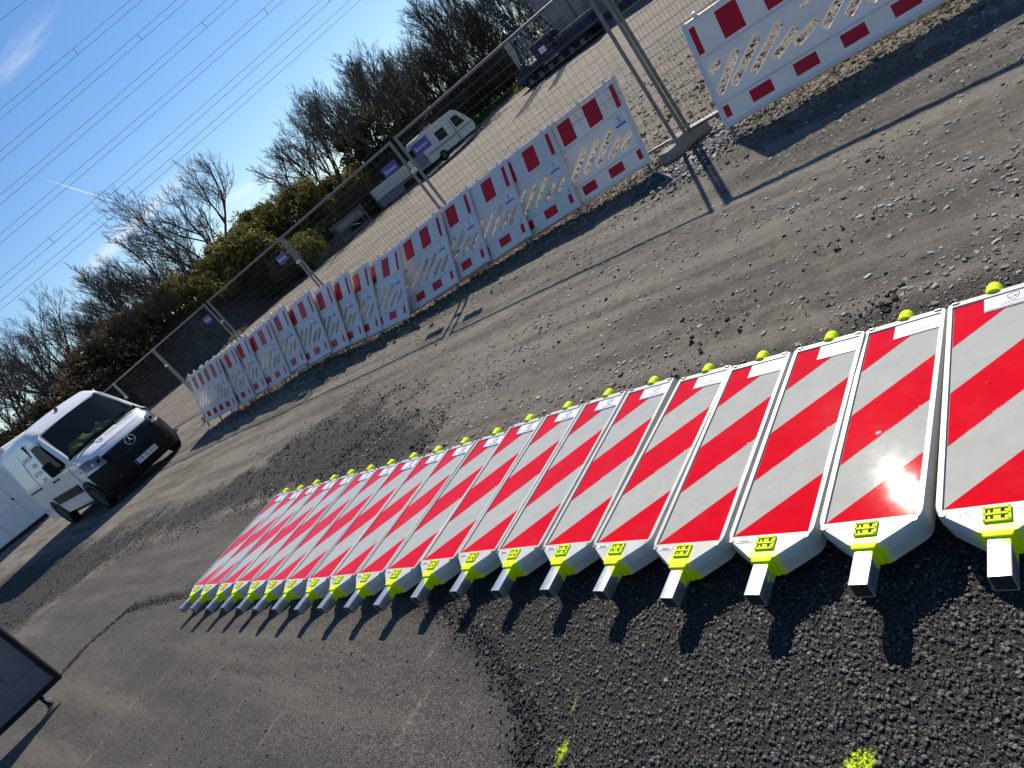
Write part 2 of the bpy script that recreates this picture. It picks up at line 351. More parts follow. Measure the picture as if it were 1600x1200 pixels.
    asph = _mixc(N, L, _m(N, L, 'MULTIPLY', _ramp(N, L, v3.outputs['Color'], [(0.62, 0.0), (0.80, 1.0)]), 0.50), asph, (0.34, 0.315, 0.28))
    asph = _mixc(N, L, _m(N, L, 'MULTIPLY', _ramp(N, L, n1, [(0.42, 1.0), (0.62, 0.0)]), 0.42), asph, (0.07, 0.066, 0.061))
    asph = _mixc(N, L, _m(N, L, 'MULTIPLY', _ramp(N, L, n2, [(0.52, 0.0), (0.72, 1.0)]), 0.22), asph, (0.20, 0.17, 0.14))
    asph = _mixc(N, L, _m(N, L, 'MULTIPLY', _ramp(N, L, ntrack, [(0.50, 0.0), (0.66, 1.0)]), 0.45), asph, (0.24, 0.212, 0.172))
    asph = _mixc(N, L, _m(N, L, 'MULTIPLY', _ramp(N, L, ntrack, [(0.34, 1.0), (0.47, 0.0)]), 0.45), asph, (0.06, 0.055, 0.05))
    coar = _ramp(N, L, n3, [(0.3, (0.024, 0.022, 0.020)), (0.7, (0.075, 0.069, 0.062))])
    bandc = _ramp(N, L, _m(N, L, 'ADD', _m(N, L, 'MULTIPLY', n2, 0.4), _m(N, L, 'MULTIPLY', n3, 0.6)), [(0.35, (0.020, 0.018, 0.017)), (0.5, (0.052, 0.048, 0.044)), (0.68, (0.115, 0.105, 0.095))])
    yardc = _ramp(N, L, _m(N, L, 'ADD', _m(N, L, 'MULTIPLY', n1, 0.4), _m(N, L, 'MULTIPLY', n2, 0.6)), [(0.34, (0.10, 0.082, 0.062)), (0.5, (0.225, 0.19, 0.148)), (0.66, (0.35, 0.30, 0.235))])
    yardc = _mixc(N, L, _m(N, L, 'MULTIPLY', _ramp(N, L, ntrack, [(0.50, 0.0), (0.60, 1.0)]), 0.65), yardc, (0.115, 0.10, 0.085))
    soilc = _ramp(N, L, _m(N, L, 'ADD', _m(N, L, 'MULTIPLY', n2, 0.4), _m(N, L, 'MULTIPLY', n3, 0.6)), [(0.35, (0.10, 0.075, 0.048)), (0.55, (0.25, 0.205, 0.145)), (0.7, (0.40, 0.34, 0.25))])
    c = _mixc(N, L, A('band'), dirt, bandc); c = _mixc(N, L, A('yard'), c, yardc); c = _mixc(N, L, A('soil'), c, soilc); c = _mixc(N, L, A('asph'), c, asph)
    c = _mixc(N, L, _m(N, L, 'MULTIPLY', A('crack'), 0.5), c, (0.04, 0.038, 0.035)); c = _mixc(N, L, A('coarse'), c, coar)
    # pale scuffs scraped into the old asphalt
    sp = N.new('ShaderNodeSeparateXYZ'); L.new(o, sp.inputs[0]); tot = None
    for (x0, y0, rx, ry, ang) in [(-3.70, 4.40, 0.035, 0.26, -0.75), (-3.46, 4.70, 0.02, 0.22, -0.75), (-2.6, 4.1, 0.015, 0.3, -0.8), (-1.15, 2.45, 0.05, 0.22, -0.9), (-1.0, 2.75, 0.03, 0.2, -0.9), (-2.0, 3.1, 0.015, 0.3, -0.8)]:
        ca, sa = math.cos(ang), math.sin(ang); dx = _m(N, L, 'SUBTRACT', sp.outputs[0], x0); dy = _m(N, L, 'SUBTRACT', sp.outputs[1], y0)
        u = _m(N, L, 'ADD', _m(N, L, 'MULTIPLY', dx, ca/rx), _m(N, L, 'MULTIPLY', dy, sa/rx)); v = _m(N, L, 'ADD', _m(N, L, 'MULTIPLY', dx, -sa/ry), _m(N, L, 'MULTIPLY', dy, ca/ry))
        g = _m(N, L, 'POWER', 2.718, _m(N, L, 'MULTIPLY', _m(N, L, 'ADD', _m(N, L, 'MULTIPLY', u, u), _m(N, L, 'MULTIPLY', v, v)), -1.0))
        tot = g if tot is None else _m(N, L, 'ADD', tot, g)
    k = N.new('ShaderNodeMapRange'); L.new(_m(N, L, 'ADD', tot, _m(N, L, 'MULTIPLY', _m(N, L, 'SUBTRACT', _noise(N, L, o, 42, 6, 0.9), 0.5), 3.4)), k.inputs[0]); k.inputs[1].default_value = 0.75; k.inputs[2].default_value = 1.6
    c = _mixc(N, L, _m(N, L, 'MULTIPLY', k.outputs[0], _m(N, L, 'SUBTRACT', 1.0, A('coarse'))), c, (0.42, 0.36, 0.28))
    c = spray(N, L, o, c)
    L.new(c, bs.inputs['Base Color']); bs.inputs['Roughness'].default_value = 0.93; bs.inputs['Specular IOR Level'].default_value = 0.25
    bp = N.new('ShaderNodeBump'); bp.inputs['Strength'].default_value = 1.0; bp.inputs['Distance'].default_value = 0.014
    hh = _m(N, L, 'ADD', _m(N, L, 'ADD', _m(N, L, 'MULTIPLY', n3, 0.7), _m(N, L, 'MULTIPLY', n4, 0.3)), _m(N, L, 'ADD', _m(N, L, 'MULTIPLY', n2, 0.9), _m(N, L, 'MULTIPLY', v3.outputs['Distance'], -0.5))); L.new(hh, bp.inputs['Height']); L.new(bp.outputs[0], bs.inputs['Normal'])
    me.materials.append(m)
    o_ = bpy.data.objects.new('ground', me); link(o_); tag(o_, kind='structure')
build_ground()

# ---- loose stones (nobody could count them): one object for each sort
def shapes(kind, n=8):
    out = []
    for k in range(n):
        if kind == 'cube':
            v = np.array([(a, b, c) for c in (-1, 1) for (a, b) in ((-1, -1), (1, -1), (1, 1), (-1, 1))], float)*0.6 + rng.uniform(-0.32, 0.32, (8, 3))
            f = np.array([(0, 2, 1), (0, 3, 2), (4, 5, 6), (4, 6, 7), (0, 1, 5), (0, 5, 4), (1, 2, 6), (1, 6, 5), (2, 3, 7), (2, 7, 6), (3, 0, 4), (3, 4, 7)])
        else:
            bm = bmesh.new(); bmesh.ops.create_icosphere(bm, subdivisions=1, radius=1.0); bm.verts.ensure_lookup_table()
            v = np.array([p.co[:] for p in bm.verts])*rng.uniform(0.62, 1.15, (12, 1)); f = np.array([[q.index for q in t.verts] for t in bm.faces]); bm.free()
        out.append((v, f))
    return out
def scatter(name, x, y, size, flat, m, kind='cube', tint=None, sink=0.15, lift=0.0, label=None, aspect=0.35, tilt=0.25):
    n = len(x); z = gz(x, y) - 0.018 + lift; size = np.minimum(size, np.median(size)*3.2)
    V = []; F = []; T = []; sh = shapes(kind); base = 0; pick = rng.integers(0, len(sh), n)
    tint = rng.beta(2, 2.6, n) if tint is None else tint
    for k, (v, f) in enumerate(sh):
        ii = np.where(pick == k)[0]; q = len(ii)
        if q == 0: continue
        a = rng.uniform(0, 2*math.pi, q); tx = rng.normal(0, tilt, q); ty = rng.normal(0, tilt, q)
        sx = size[ii]*rng.uniform(0.75, 1.25, q); sy = size[ii]*rng.uniform(0.75-aspect, 1.1, q); sz = size[ii]*flat*rng.uniform(0.6, 1.3, q)
        P = np.stack([v[None, :, 0]*sx[:, None], v[None, :, 1]*sy[:, None], v[None, :, 2]*sz[:, None]], 2)
        P[:, :, 2] += P[:, :, 0]*tx[:, None]+P[:, :, 1]*ty[:, None]
        ca, sa = np.cos(a)[:, None], np.sin(a)[:, None]
        W = np.stack([P[:, :, 0]*ca-P[:, :, 1]*sa + x[ii][:, None], P[:, :, 0]*sa+P[:, :, 1]*ca + y[ii][:, None], P[:, :, 2] + (z[ii]+sz*(0.5-sink))[:, None]], 2)
        V.append(W.reshape(-1, 3)); F.append((f[None]+(base+np.arange(q)*len(v))[:, None, None]).reshape(-1, 3)); T.append(np.repeat(tint[ii], len(v))); base += q*len(v)
    V = np.concatenate(V); F = np.concatenate(F); T = np.concatenate(T)
    me = bpy.data.meshes.new(name); me.vertices.add(len(V)); me.vertices.foreach_set('co', V.ravel().astype(np.float32))
    me.loops.add(F.size); me.loops.foreach_set('vertex_index', F.ravel().astype(np.int32)); me.polygons.add(len(F)); me.polygons.foreach_set('loop_start', np.arange(0, F.size, 3, dtype=np.int32)); me.update(calc_edges=True)
    me.polygons.foreach_set('use_smooth', np.zeros(len(F), bool))
    at = me.attributes.new('tint', 'FLOAT', 'POINT'); at.data.foreach_set('value', T.astype(np.float32)); me.materials.append(m)
    o = bpy.data.objects.new(name, me); link(o); return tag(o, label=label, kind='stuff')
def build_stones():
    # coarse chip asphalt in the foreground
    n = 140000; x = rng.uniform(-1.25, 2.4, n); y = rng.uniform(0.45, 3.6, n); _, c, *_r = masks(x, y); keep = (c > rng.uniform(0.15, 0.85, n)) & (rng.random(n) < np.clip(1.5/y, 0.35, 1))
    x, y = x[keep], y[keep]
    scatter('asphalt_chips', x, y, np.clip(0.0029*np.exp(rng.exponential(0.46, len(x))), 0.0024, 0.0082), 0.33, stone_mat('asphalt_chip', (0.020, 0.018, 0.016), (0.052, 0.047, 0.042), (0.20, 0.182, 0.16), 0.6, 0.4, paint=True), kind='ico', tilt=0.14, sink=0.25, label='coarse dark chip surface of the asphalt')
    # ragged dark edge of the coarse patch and the open seam in the old asphalt
    P = []
    for pl, k, w in ((COARSE[1:9], 1100, 0.03), (CRACK, 900, 0.035), ([(-8.5, 10.4), (-6.33, 10.15), (-5.0, 9.3), (-4.0, 8.25), (-2.86, 7.2), (-2.2, 6.3)], 1500, 0.12)):
        pl = np.array(pl); seg = rng.integers(0, len(pl)-1, k); t = rng.random(k)[:, None]; P.append(pl[seg]*(1-t)+pl[seg+1]*t + rng.normal(0, w, (k, 2)))
    P = np.concatenate(P); scatter('edge_grit', P[:, 0], P[:, 1], rng.uniform(0.003, 0.009, len(P)), 0.75, stone_mat('edge_grit', (0.015, 0.014, 0.013), (0.05, 0.046, 0.042), (0.16, 0.145, 0.13)), label='dark grit along the broken asphalt edges')
    # slate chips trodden into the dirt
    n = 60000; yy = 2.0*np.exp(rng.random(n)*math.log(13/2.0)); xx = rng.uniform(-1, 1, n)*(1.2+yy*0.62)+0.45*yy-0.6
    a, c, b, yd, so, cr = masks(xx, yy); w = (1-a)*(1-c)*(1-yd)*(0.35+0.65*(fbm(xx, yy, 0.7, 31) > 0.5)); k = rng.random(n) < w; xx, yy = xx[k], yy[k]
    s = 0.0040*np.exp(rng.exponential(0.62, len(xx)))*np.clip(0.45+yy*0.13, 0.6, 1.2)
    scatter('slate_chips', xx, yy, s, 0.28, stone_mat('slate_chip', (0.06, 0.054, 0.047), (0.23, 0.205, 0.175), (0.48, 0.44, 0.385), 0.75, 0.45), label='flat slate chips trodden into the dirt', tilt=0.16)
    # a few clusters of dark lumps
    cx, cy = [], []
    for (x0, y0, r_, k) in [(1.42, 2.68, 0.07, 90), (1.12, 3.55, 0.16, 90), (0.78, 3.38, 0.08, 35), (0.45, 3.40, 0.10, 35), (1.95, 3.45, 0.14, 60), (0.62, 2.98, 0.07, 35), (2.6, 4.1, 0.16, 40), (0.2, 5.2, 0.3, 30), (1.25, 2.62, 0.10, 40)]:
        cx.append(rng.normal(x0, r_, k)); cy.append(rng.normal(y0, r_*0.8, k))
    cx = np.concatenate(cx+[rng.uniform(-1.5, 4, 160)]); cy = np.concatenate(cy+[rng.uniform(2.6, 8, 160)]); a, c, *_r = masks(cx, cy); k = (a < 0.5) & (c < 0.5); cx, cy = cx[k], cy[k]
    scatter('dark_lumps', cx, cy, 0.0042*np.exp(rng.exponential(0.5, len(cx))), 0.6, stone_mat('dark_lump', (0.015, 0.014, 0.013), (0.045, 0.042, 0.039), (0.13, 0.12, 0.11)), label='dark crumbs of asphalt scattered on the dirt')
    # dark gravel swath
    n = 60000; yy = 4.7*np.exp(rng.random(n)*math.log(17/4.7)); xx = -yy*rng.uniform(-0.02, 1.0, n); a, c, b, yd, so, cr = masks(xx, yy); k = rng.random(n) < b*(1-a*0.8)*(0.45+0.55*fbm(xx, yy, 0.5, 41)); xx, yy = xx[k], yy[k]
    scatter('dark_gravel', xx, yy, rng.uniform(0.006, 0.017, len(xx)), 0.65, stone_mat('dark_gravel', (0.018, 0.017, 0.015), (0.052, 0.048, 0.043), (0.18, 0.165, 0.148)), label='dark loose gravel swept into a curved swath')
    # rubble ridge under the barriers
    q = RIDGE[rng.integers(0, len(RIDGE), 21000)]; px = q[:, 0]+rng.normal(0, 0.34, len(q))+FN[0]*0.10; py = q[:, 1]+rng.normal(0, 0.34, len(q))+FN[1]*0.10
    scatter('barrier_rubble', px, py, 0.008*np.exp(rng.exponential(0.42, len(px))), 0.5, stone_mat('barrier_rubble', (0.03, 0.027, 0.024), (0.17, 0.14, 0.105), (0.45, 0.38, 0.28)), label='loose rubble and straw soil under the barriers')
    px = rng.normal(3.0, 0.35, 7000); py = rng.normal(7.05, 0.35, 7000)
    scatter('fence_gravel', px, py, 0.009*np.exp(rng.exponential(0.38, len(px))), 0.5, stone_mat('fence_gravel', (0.02, 0.02, 0.022), (0.09, 0.09, 0.095), (0.40, 0.39, 0.38), 0.7, 0.5), label='dark slate gravel around the fence foot')
    # grains on the old asphalt
    n = 5200; yy = 1.8*np.exp(rng.random(n)*math.log(6)); xx = -yy*rng.uniform(0.0, 0.95, n); a, c, *_r = masks(xx, yy); k = (a > 0.6) & (c < 0.3); xx, yy = xx[k], yy[k]
    scatter('asphalt_grit', xx, yy, 0.0018*np.exp(rng.exponential(0.5, len(xx))), 0.7, stone_mat('asphalt_grit', (0.04, 0.037, 0.034), (0.16, 0.145, 0.125), (0.50, 0.45, 0.38)), label='loose grit on the worn asphalt')
    # yard gravel behind the fence
    n = 14000; t = rng.uniform(-6, 14, n); f = 0.3+rng.exponential(3.5, n); px = FP0[0]+FD[0]*t+FN[0]*f; py = FP0[1]+FD[1]*t+FN[1]*f
    scatter('yard_stones', px, py, 0.010*np.exp(rng.exponential(0.55, n)), 0.5, stone_mat('yard_stone', (0.08, 0.065, 0.05), (0.22, 0.185, 0.145), (0.45, 0.39, 0.31)), label='pale stones on the sandy yard behind the fence')
build_stones()

# ------------------------------------------------------------------ shared materials
M_WHITE = mat('white_plastic', (0.74, 0.74, 0.70), 0.34, vary=0.04, scale=18, dirt=0.16, dirt_col=(0.42, 0.40, 0.33), rvary=0.3)
M_BARW = mat('barrier_plastic', (0.80, 0.77, 0.755), 0.38, vary=0.04, scale=6, dirt=0.14, dirt_col=(0.50, 0.46, 0.38))
def translucent(m, k):
    N = m.node_tree.nodes; L = m.node_tree.links; b = N['Principled BSDF']; tr = N.new('ShaderNodeBsdfTranslucent'); tr.inputs['Color'].default_value = (0.85, 0.80, 0.66, 1); mx = N.new('ShaderNodeMixShader'); mx.inputs[0].default_value = k
    L.new(b.outputs[0], mx.inputs[1]); L.new(tr.outputs[0], mx.inputs[2]); L.new(mx.outputs[0], N['Material Output'].inputs['Surface'])
translucent(M_BARW, 0.22)
M_SHEETW = mat('white_reflective_sheet', (0.455, 0.445, 0.385), 0.036, vary=0.06, scale=14, dirt=0.22, dirt_col=(0.45, 0.44, 0.40), coat=0.0, rvary=0.35)
M_RED = mat('red_reflective_film', (0.66, 0.001, 0.008), 0.036, vary=0.07, scale=14, rvary=0.35, spec=0.14, dirt=0.10, dirt_col=(0.45, 0.12, 0.10))
M_BARRED = mat('barrier_red_film', (0.52, 0.003, 0.010), 0.30, vary=0.06, scale=30)
M_BARRED2 = mat('barrier_red_film_worn', (0.42, 0.03, 0.03), 0.35, vary=0.2, scale=25, dirt=0.5, dirt_col=(0.7, 0.68, 0.66))
M_LIME = mat('fluorescent_lime', LIME, 0.6, spec=0.15, dirt=0.18, dirt_col=(0.35, 0.36, 0.12), vary=0.08, scale=60)
M_STEEL = mat('galvanised_steel', (0.50, 0.53, 0.58), 0.27, metal=1.0, vary=0.18, scale=22, rvary=0.4)
M_FSTEEL = mat('fence_steel', (0.17, 0.175, 0.17), 0.5, metal=0.4, vary=0.25, scale=20)
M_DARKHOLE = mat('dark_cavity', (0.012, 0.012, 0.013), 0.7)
M_RIVET = mat('grey_rivet', (0.20, 0.20, 0.19), 0.4, metal=0.7)
M_STICK = mat('sticker_paper', (0.70, 0.70, 0.72), 0.55, spec=0.2, vary=0.02)
M_NAVY = mat('navy_print', (0.045, 0.05, 0.22), 0.35)
M_GREYP = mat('grey_print', (0.14, 0.15, 0.19), 0.4)
M_GREEN = mat('green_print', (0.20, 0.38, 0.30), 0.4)
M_CONC = mat('concrete', (0.25, 0.225, 0.19), 0.9, vary=0.25, scale=14, bump=0.5, dirt=0.3)
M_BLACK = mat('black_plastic', (0.0065, 0.0065, 0.008), 0.55, spec=0.2)

# body of the beacons: white plastic with lime overspray at its foot and head
def beacon_mat():
    m, N, L, b = new_mat('beacon_plastic'); tc = N.new('ShaderNodeTexCoord'); o = tc.outputs['Object']
    sp = N.new('ShaderNodeSeparateXYZ'); L.new(o, sp.inputs[0]); oi = N.new('ShaderNodeObjectInfo')
    w = N.new('ShaderNodeVectorMath'); w.operation = 'ADD'; cv = N.new('ShaderNodeCombineXYZ'); L.new(_m(N, L, 'MULTIPLY', oi.outputs['Random'], 13.0), cv.inputs[2]); L.new(o, w.inputs[0]); L.new(cv.outputs[0], w.inputs[1])
    n = _noise(N, L, w.outputs[0], 26, 4, 0.6); n2 = _noise(N, L, w.outputs[0], 14, 5, 0.7)
    ax = _m(N, L, 'ABSOLUTE', sp.outputs[0])
    # foot spray: strongest round the socket
    yd = _m(N, L, 'SUBTRACT', -0.545, sp.outputs[1])
    f = _m(N, L, 'SUBTRACT', _m(N, L, 'ADD', 0.027, _m(N, L, 'MULTIPLY', yd, 0.40)), ax)
    f = _m(N, L, 'ADD', f, _m(N, L, 'MULTIPLY', _m(N, L, 'SUBTRACT', n, 0.5), 0.075))
    f1 = N.new('ShaderNodeMapRange'); L.new(f, f1.inputs[0]); f1.inputs[1].default_value = -0.012; f1.inputs[2].default_value = 0.014
    below = N.new('ShaderNodeMapRange'); L.new(sp.outputs[1], below.inputs[0]); below.inputs[1].default_value = -0.505; below.inputs[2].default_value = -0.520
    k1 = _m(N, L, 'MULTIPLY', f1.outputs[0], below.outputs[0])
    g = _m(N, L, 'ADD', _m(N, L, 'SUBTRACT', 0.055, ax), _m(N, L, 'MULTIPLY', _m(N, L, 'SUBTRACT', n, 0.5), 0.12))
    g1 = N.new('ShaderNodeMapRange'); L.new(g, g1.inputs[0]); g1.inputs[1].default_value = -0.01; g1.inputs[2].default_value = 0.03
    ab = N.new('ShaderNodeMapRange'); L.new(sp.outputs[1], ab.inputs[0]); ab.inputs[1].default_value = 0.524; ab.inputs[2].default_value = 0.533
    k2 = _m(N, L, 'MULTIPLY', g1.outputs[0], ab.outputs[0])
    base = _ramp(N, L, n2, [(0.35, (0.50, 0.49, 0.44)), (0.65, (0.60, 0.59, 0.545))])
    base = _mixc(N, L, _m(N, L, 'MULTIPLY', _ramp(N, L, _noise(N, L, w.outputs[0], 7, 6, 0.75), [(0.52, 0.0), (0.75, 1.0)]), 0.22), base, (0.45, 0.42, 0.34))
    c = _mixc(N, L, _m(N, L, 'MAXIMUM', k1, k2), base, (0.74, 0.88, 0.0))
    L.new(c, b.inputs['Base Color']); b.inputs['Specular IOR Level'].default_value = 0.3; b.inputs['Roughness'].default_value = 0.38; b.inputs['Subsurface Weight'].default_value = 0.0
    return m
M_BEACON = beacon_mat()
def tube_mat():
    m, N, L, b = new_mat('sprayed_tube'); tc = N.new('ShaderNodeTexCoord'); o = tc.outputs['Object']; sp = N.new('ShaderNodeSeparateXYZ'); L.new(o, sp.inputs[0]); oi = N.new('ShaderNodeObjectInfo')
    cv = N.new('ShaderNodeCombineXYZ'); L.new(_m(N, L, 'MULTIPLY', oi.outputs['Random'], 7.0), cv.inputs[2]); w = N.new('ShaderNodeVectorMath'); w.operation = 'ADD'; L.new(o, w.inputs[0]); L.new(cv.outputs[0], w.inputs[1])
    n = _noise(N, L, w.outputs[0], 24, 4, 0.65)
    lim = _m(N, L, 'ADD', -0.628, _m(N, L, 'MULTIPLY', _m(N, L, 'MULTIPLY', sp.outputs[0], -1.3), 0.9))
    f = _m(N, L, 'ADD', _m(N, L, 'SUBTRACT', sp.outputs[1], lim), _m(N, L, 'MULTIPLY', _m(N, L, 'SUBTRACT', n, 0.55), 0.10))
    k = N.new('ShaderNodeMapRange'); L.new(f, k.inputs[0]); k.inputs[1].default_value = -0.004; k.inputs[2].default_value = 0.008
    st = _ramp(N, L, _noise(N, L, o, 18, 5), [(0.3, (0.42, 0.43, 0.44)), (0.7, (0.66, 0.67, 0.68))])
    L.new(_mixc(N, L, k.outputs[0], st, (0.74, 0.88, 0.0)), b.inputs['Base Color'])
    L.new(_m(N, L, 'MULTIPLY', _m(N, L, 'SUBTRACT', 1.0, k.outputs[0], True), 0.85), b.inputs['Metallic']); b.inputs['Roughness'].default_value = 0.38
    return m
M_TUBE = tube_mat()

# ------------------------------------------------------------------ small printed marks
def logo_mesh(name, s):
    # open shield with a swept arrow, as printed on every sticker
    mb = MB()
    sh = [(-.42, .45), (.0, .52), (.42, .45), (.40, .0), (.25, -.35), (.0, -.55), (-.25, -.35), (-.40, .0)]
    inn = [(p[0]*0.80, p[1]*0.80+0.01) for p in sh]
    for i in range(8):
        j = (i+1) % 8
        mb.mi = 0 if i in (0, 1, 2, 3, 4) else 1
        mb.poly([(sh[i][0]*s, sh[i][1]*s, 0), (inn[i][0]*s, inn[i][1]*s, 0), (inn[j][0]*s, inn[j][1]*s, 0), (sh[j][0]*s, sh[j][1]*s, 0)])
    mb.mi = 0
    mb.poly([(x*s, y*s, 0) for x, y in [(-.30, -.10), (.05, .02), (.0, .14), (.30, .16), (.12, -.16), (.08, -.06), (-.26, -.18)]])
    return mb.mesh(name, recalc=False)

# ------------------------------------------------------------------ traffic beacons lying in a row
def make_beacon():
    root = empty('warning_beacon')
    zt_, zr = 0.094, 0.086
    out = round_poly([(.147, .535), (-.147, .535), (-.147, -.513), (-.040, -.603), (.040, -.603), (.147, -.513)], [.022, .022, .03, .008, .008, .03], 4)
    def sc(k, z, dy=0.0): return [(p[0]*k, (p[1]+0.03)*(1-(1-k)*0.35)-0.03, z) for p in out]
    inner = [(max(-.1285, min(.1285, p[0])), max(-.5045, min(.5045, p[1])), zt_) for p in out]
    mb = MB()
    mb.loft([sc(.90, .006), sc(.955, .010), sc(.985, .045), sc(.985, .050), sc(1.0, .053), sc(1.0, .080), sc(.992, .089), sc(.975, zt_), inner, [(p[0], p[1], zr) for p in inner]], True, True, False)
    mb.poly([(-.1285, -.5045, zr), (.1285, -.5045, zr), (.1285, .5045, zr), (-.1285, .5045, zr)])
    bme = mb.mesh('body', sm=35); mesh_obj('body', bme, root, M_BEACON)
    mb = MB(); mb.box((0, 0, zr+0.0012), (.250, 1.0, .002)); mb.build('reflective_sheet', M_SHEETW, root)
    zs = zr+0.0026
    def clip(poly, a, c, keep):   # keep*(y-x-c) >= 0
        res = []
        for i in range(len(poly)):
            p, q = poly[i], poly[(i+1) % len(poly)]; dp = keep*(p[1]-p[0]-c); dq = keep*(q[1]-q[0]-c)
            if dp >= 0: res.append(p)
            if dp*dq < 0: t = dp/(dp-dq); res.append((p[0]+t*(q[0]-p[0]), p[1]+t*(q[1]-p[1])))
        return res
    rect = [(-.124, -.499), (.124, -.499), (.124, .499), (-.124, .499)]
    for lo, hi in ((.38, None), (-.12, .13), (None, -.37)):
        p = rect
        if lo is not None: p = clip(p, 0, lo, 1)
        if hi is not None: p = clip(p, 0, hi, -1)
        mb = MB(); mb.prism(p, zs-0.0012, zs); mb.build('red_stripe', M_RED, root)
    rm = MB(); rm.tube([(0, 0, 0), (0, 0, 0.003)], 0.0085, 10); rme = rm.mesh('rivet')
    for (x, y) in ((.135, -.515), (-.135, -.515)): mesh_obj('rivet', rme, root, M_RIVET, (x*0.93, y-0.006, zt_-0.0005))
    cm = MB(); cm.box((0, 0, 0), (.022, .011, .006)); cme = cm.mesh('clip', bevel=0.0015, bseg=1)
    for x in (-.118, .118): mesh_obj('clip', cme, root, M_RIVET, (x, .522, zt_+0.0015))
    pe = MB(); rr = random.Random(5); lo_, hi_ = [], []
    for k in range(46):
        x = -.10+.0045*k; w_ = max(.00012, rr.gauss(.0002, .0011)) if (k//5) in (1, 4, 5, 8) else .00012; c_ = -.1203
        lo_.append((x, x+c_, zs+.0004)); hi_.append((x-w_, x+c_+w_, zs+.0004))
    pe.loft([lo_, hi_], False)
    pe.build('peeled_edge', M_STICK, root, recalc=False)
    # sticker with shield and web address bar
    st = MB(); st.box((0.048, 0.458, zs+0.0012), (.155, .088, .0008)); sto = st.build('sticker', M_STICK, root)
    zz = zs+0.0021
    lo = logo_mesh('logo', 0.046); xform(lo, Matrix.Translation((0.058, 0.472, zz))); mesh_obj('logo', lo, sto, [M_NAVY, M_GREEN])
    br = MB(); br.box((0.048, 0.4205, zz-0.0002), (.153, .0115, .0006)); bo = br.build('address_bar', M_NAVY, sto)
    tx = text_mesh('lettering', 'www.bj-tiefbau.de', 0.0125, 0.0001); xform(tx, Matrix.Translation((0.048, 0.4210, zz+0.0004))); mesh_obj('lettering', tx, sto, M_STICK)
    tx = text_mesh('small_print', 'BJ STRASSEN- UND TIEFBAU\nBAUSTELLENSICHERUNG', 0.0062, 0.0001); xform(tx, Matrix.Translation((0.058, 0.4395, zz))); mesh_obj('small_print', tx, sto, M_GREYP)
    # maker plate on the lower white corner
    pl = MB(); pl.box((-0.078, -.526, zt_+0.0003), (.058, .016, .002)); plo = pl.build('maker_plate', M_WHITE, root, bevel=0.0008, bseg=1)
    tx = text_mesh('embossed_name', 'nissen', 0.0135, 0.0006); xform(tx, Matrix.Translation((-0.078, -.5262, zt_+0.0018))); mesh_obj('embossed_name', tx, plo, M_GREYP)
    # socket with its latch window
    so = MB()
    so.prism(round_poly([(.037, -.594), (-.037, -.594), (-.032, -.614), (.032, -.614)], 0.004, 2), 0.026, 0.0952); soo = so.build('socket', M_LIME, root, bevel=0.003, bseg=2)
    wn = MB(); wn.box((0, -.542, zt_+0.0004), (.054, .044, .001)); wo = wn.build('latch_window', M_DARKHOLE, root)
    rb = MB()
    for y in (-.520, -.542, -.564): rb.box((0, y, zt_+0.003), (.060, .0055, .006))
    for x in (-.028, .028): rb.box((x, -.542, zt_+0.003), (.0055, .049, .006))
    for y in (-.531, -.553):
        rb.box((0, y, zt_+0.002), (.016, .011, .004)); rb.box((-.018, y, zt_+0.0015), (.006, .014, .003)); rb.box((.020, y+0.002, zt_+0.0015), (.007, .009, .003))
    rb.build('latch_ribs', M_LIME, wo)
    tb = MB()
    oo = round_poly([(-.0265, .038), (.0265, .038), (.0265, .089), (-.0265, .089)], .005, 3); ii = [(p[0]*0.88, (p[1]-.0635)*0.88+.0635) for p in oo]
    tb.loft([[(p[0], -.60, p[1]) for p in oo], [(p[0], -.733, p[1]) for p in oo], [(p[0], -.733, p[1]) for p in ii], [(p[0], -.64, p[1]) for p in ii]], True, True, True)
    tbo = tb.build('foot_tube', M_TUBE, root, sm=30)
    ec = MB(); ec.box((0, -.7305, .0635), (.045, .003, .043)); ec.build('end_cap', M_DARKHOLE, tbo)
    kb = MB(); kb.tube([(0, .528, .080), (0, .572, .080), (0, .584, .080), (0, .590, .080)], [.0270, .0262, .022, .013], 14); kb.build('knob', M_LIME, root, sm=40)
    return root
BEACONS = [(-2.648,5.962,-.856),(-2.462,5.738,-.856),(-2.253,5.508,-.850),(-2.054,5.288,-.846),(-1.860,5.066,-.852),(-1.668,4.832,-.856),(-1.476,4.609,-.853),(-1.277,4.384,-.846),(-1.082,4.166,-.834),(-.884,3.950,-.836),
 (-.678,3.732,-.848),(-.460,3.550,-.834),(-.246,3.342,-.834),(-.049,3.121,-.848),(.147,2.891,-.848),(.336,2.643,-.868),(.509,2.401,-.855),(.714,2.174,-.852),(.920,1.960,-.829),(1.133,1.741,-.806)]
NTH = ['first', 'second', 'third', 'fourth', 'fifth', 'sixth', 'seventh', 'eighth', 'ninth', 'tenth']
def beacon_label(i):
    if i == 19: return 'striped beacon lying flat, largest of the row, cut off by the picture edge'
    if i == 18: return 'striped beacon lying flat, with strong sun glare across its lower half'
    if i == 0: return 'striped beacon lying flat, at the row end toward the white van'
    if i < 10: return 'striped beacon lying flat, %s in the row from the end toward the van' % NTH[i]
    return 'striped beacon lying flat, %s in the row from the big end by the coarse asphalt' % NTH[19-i]
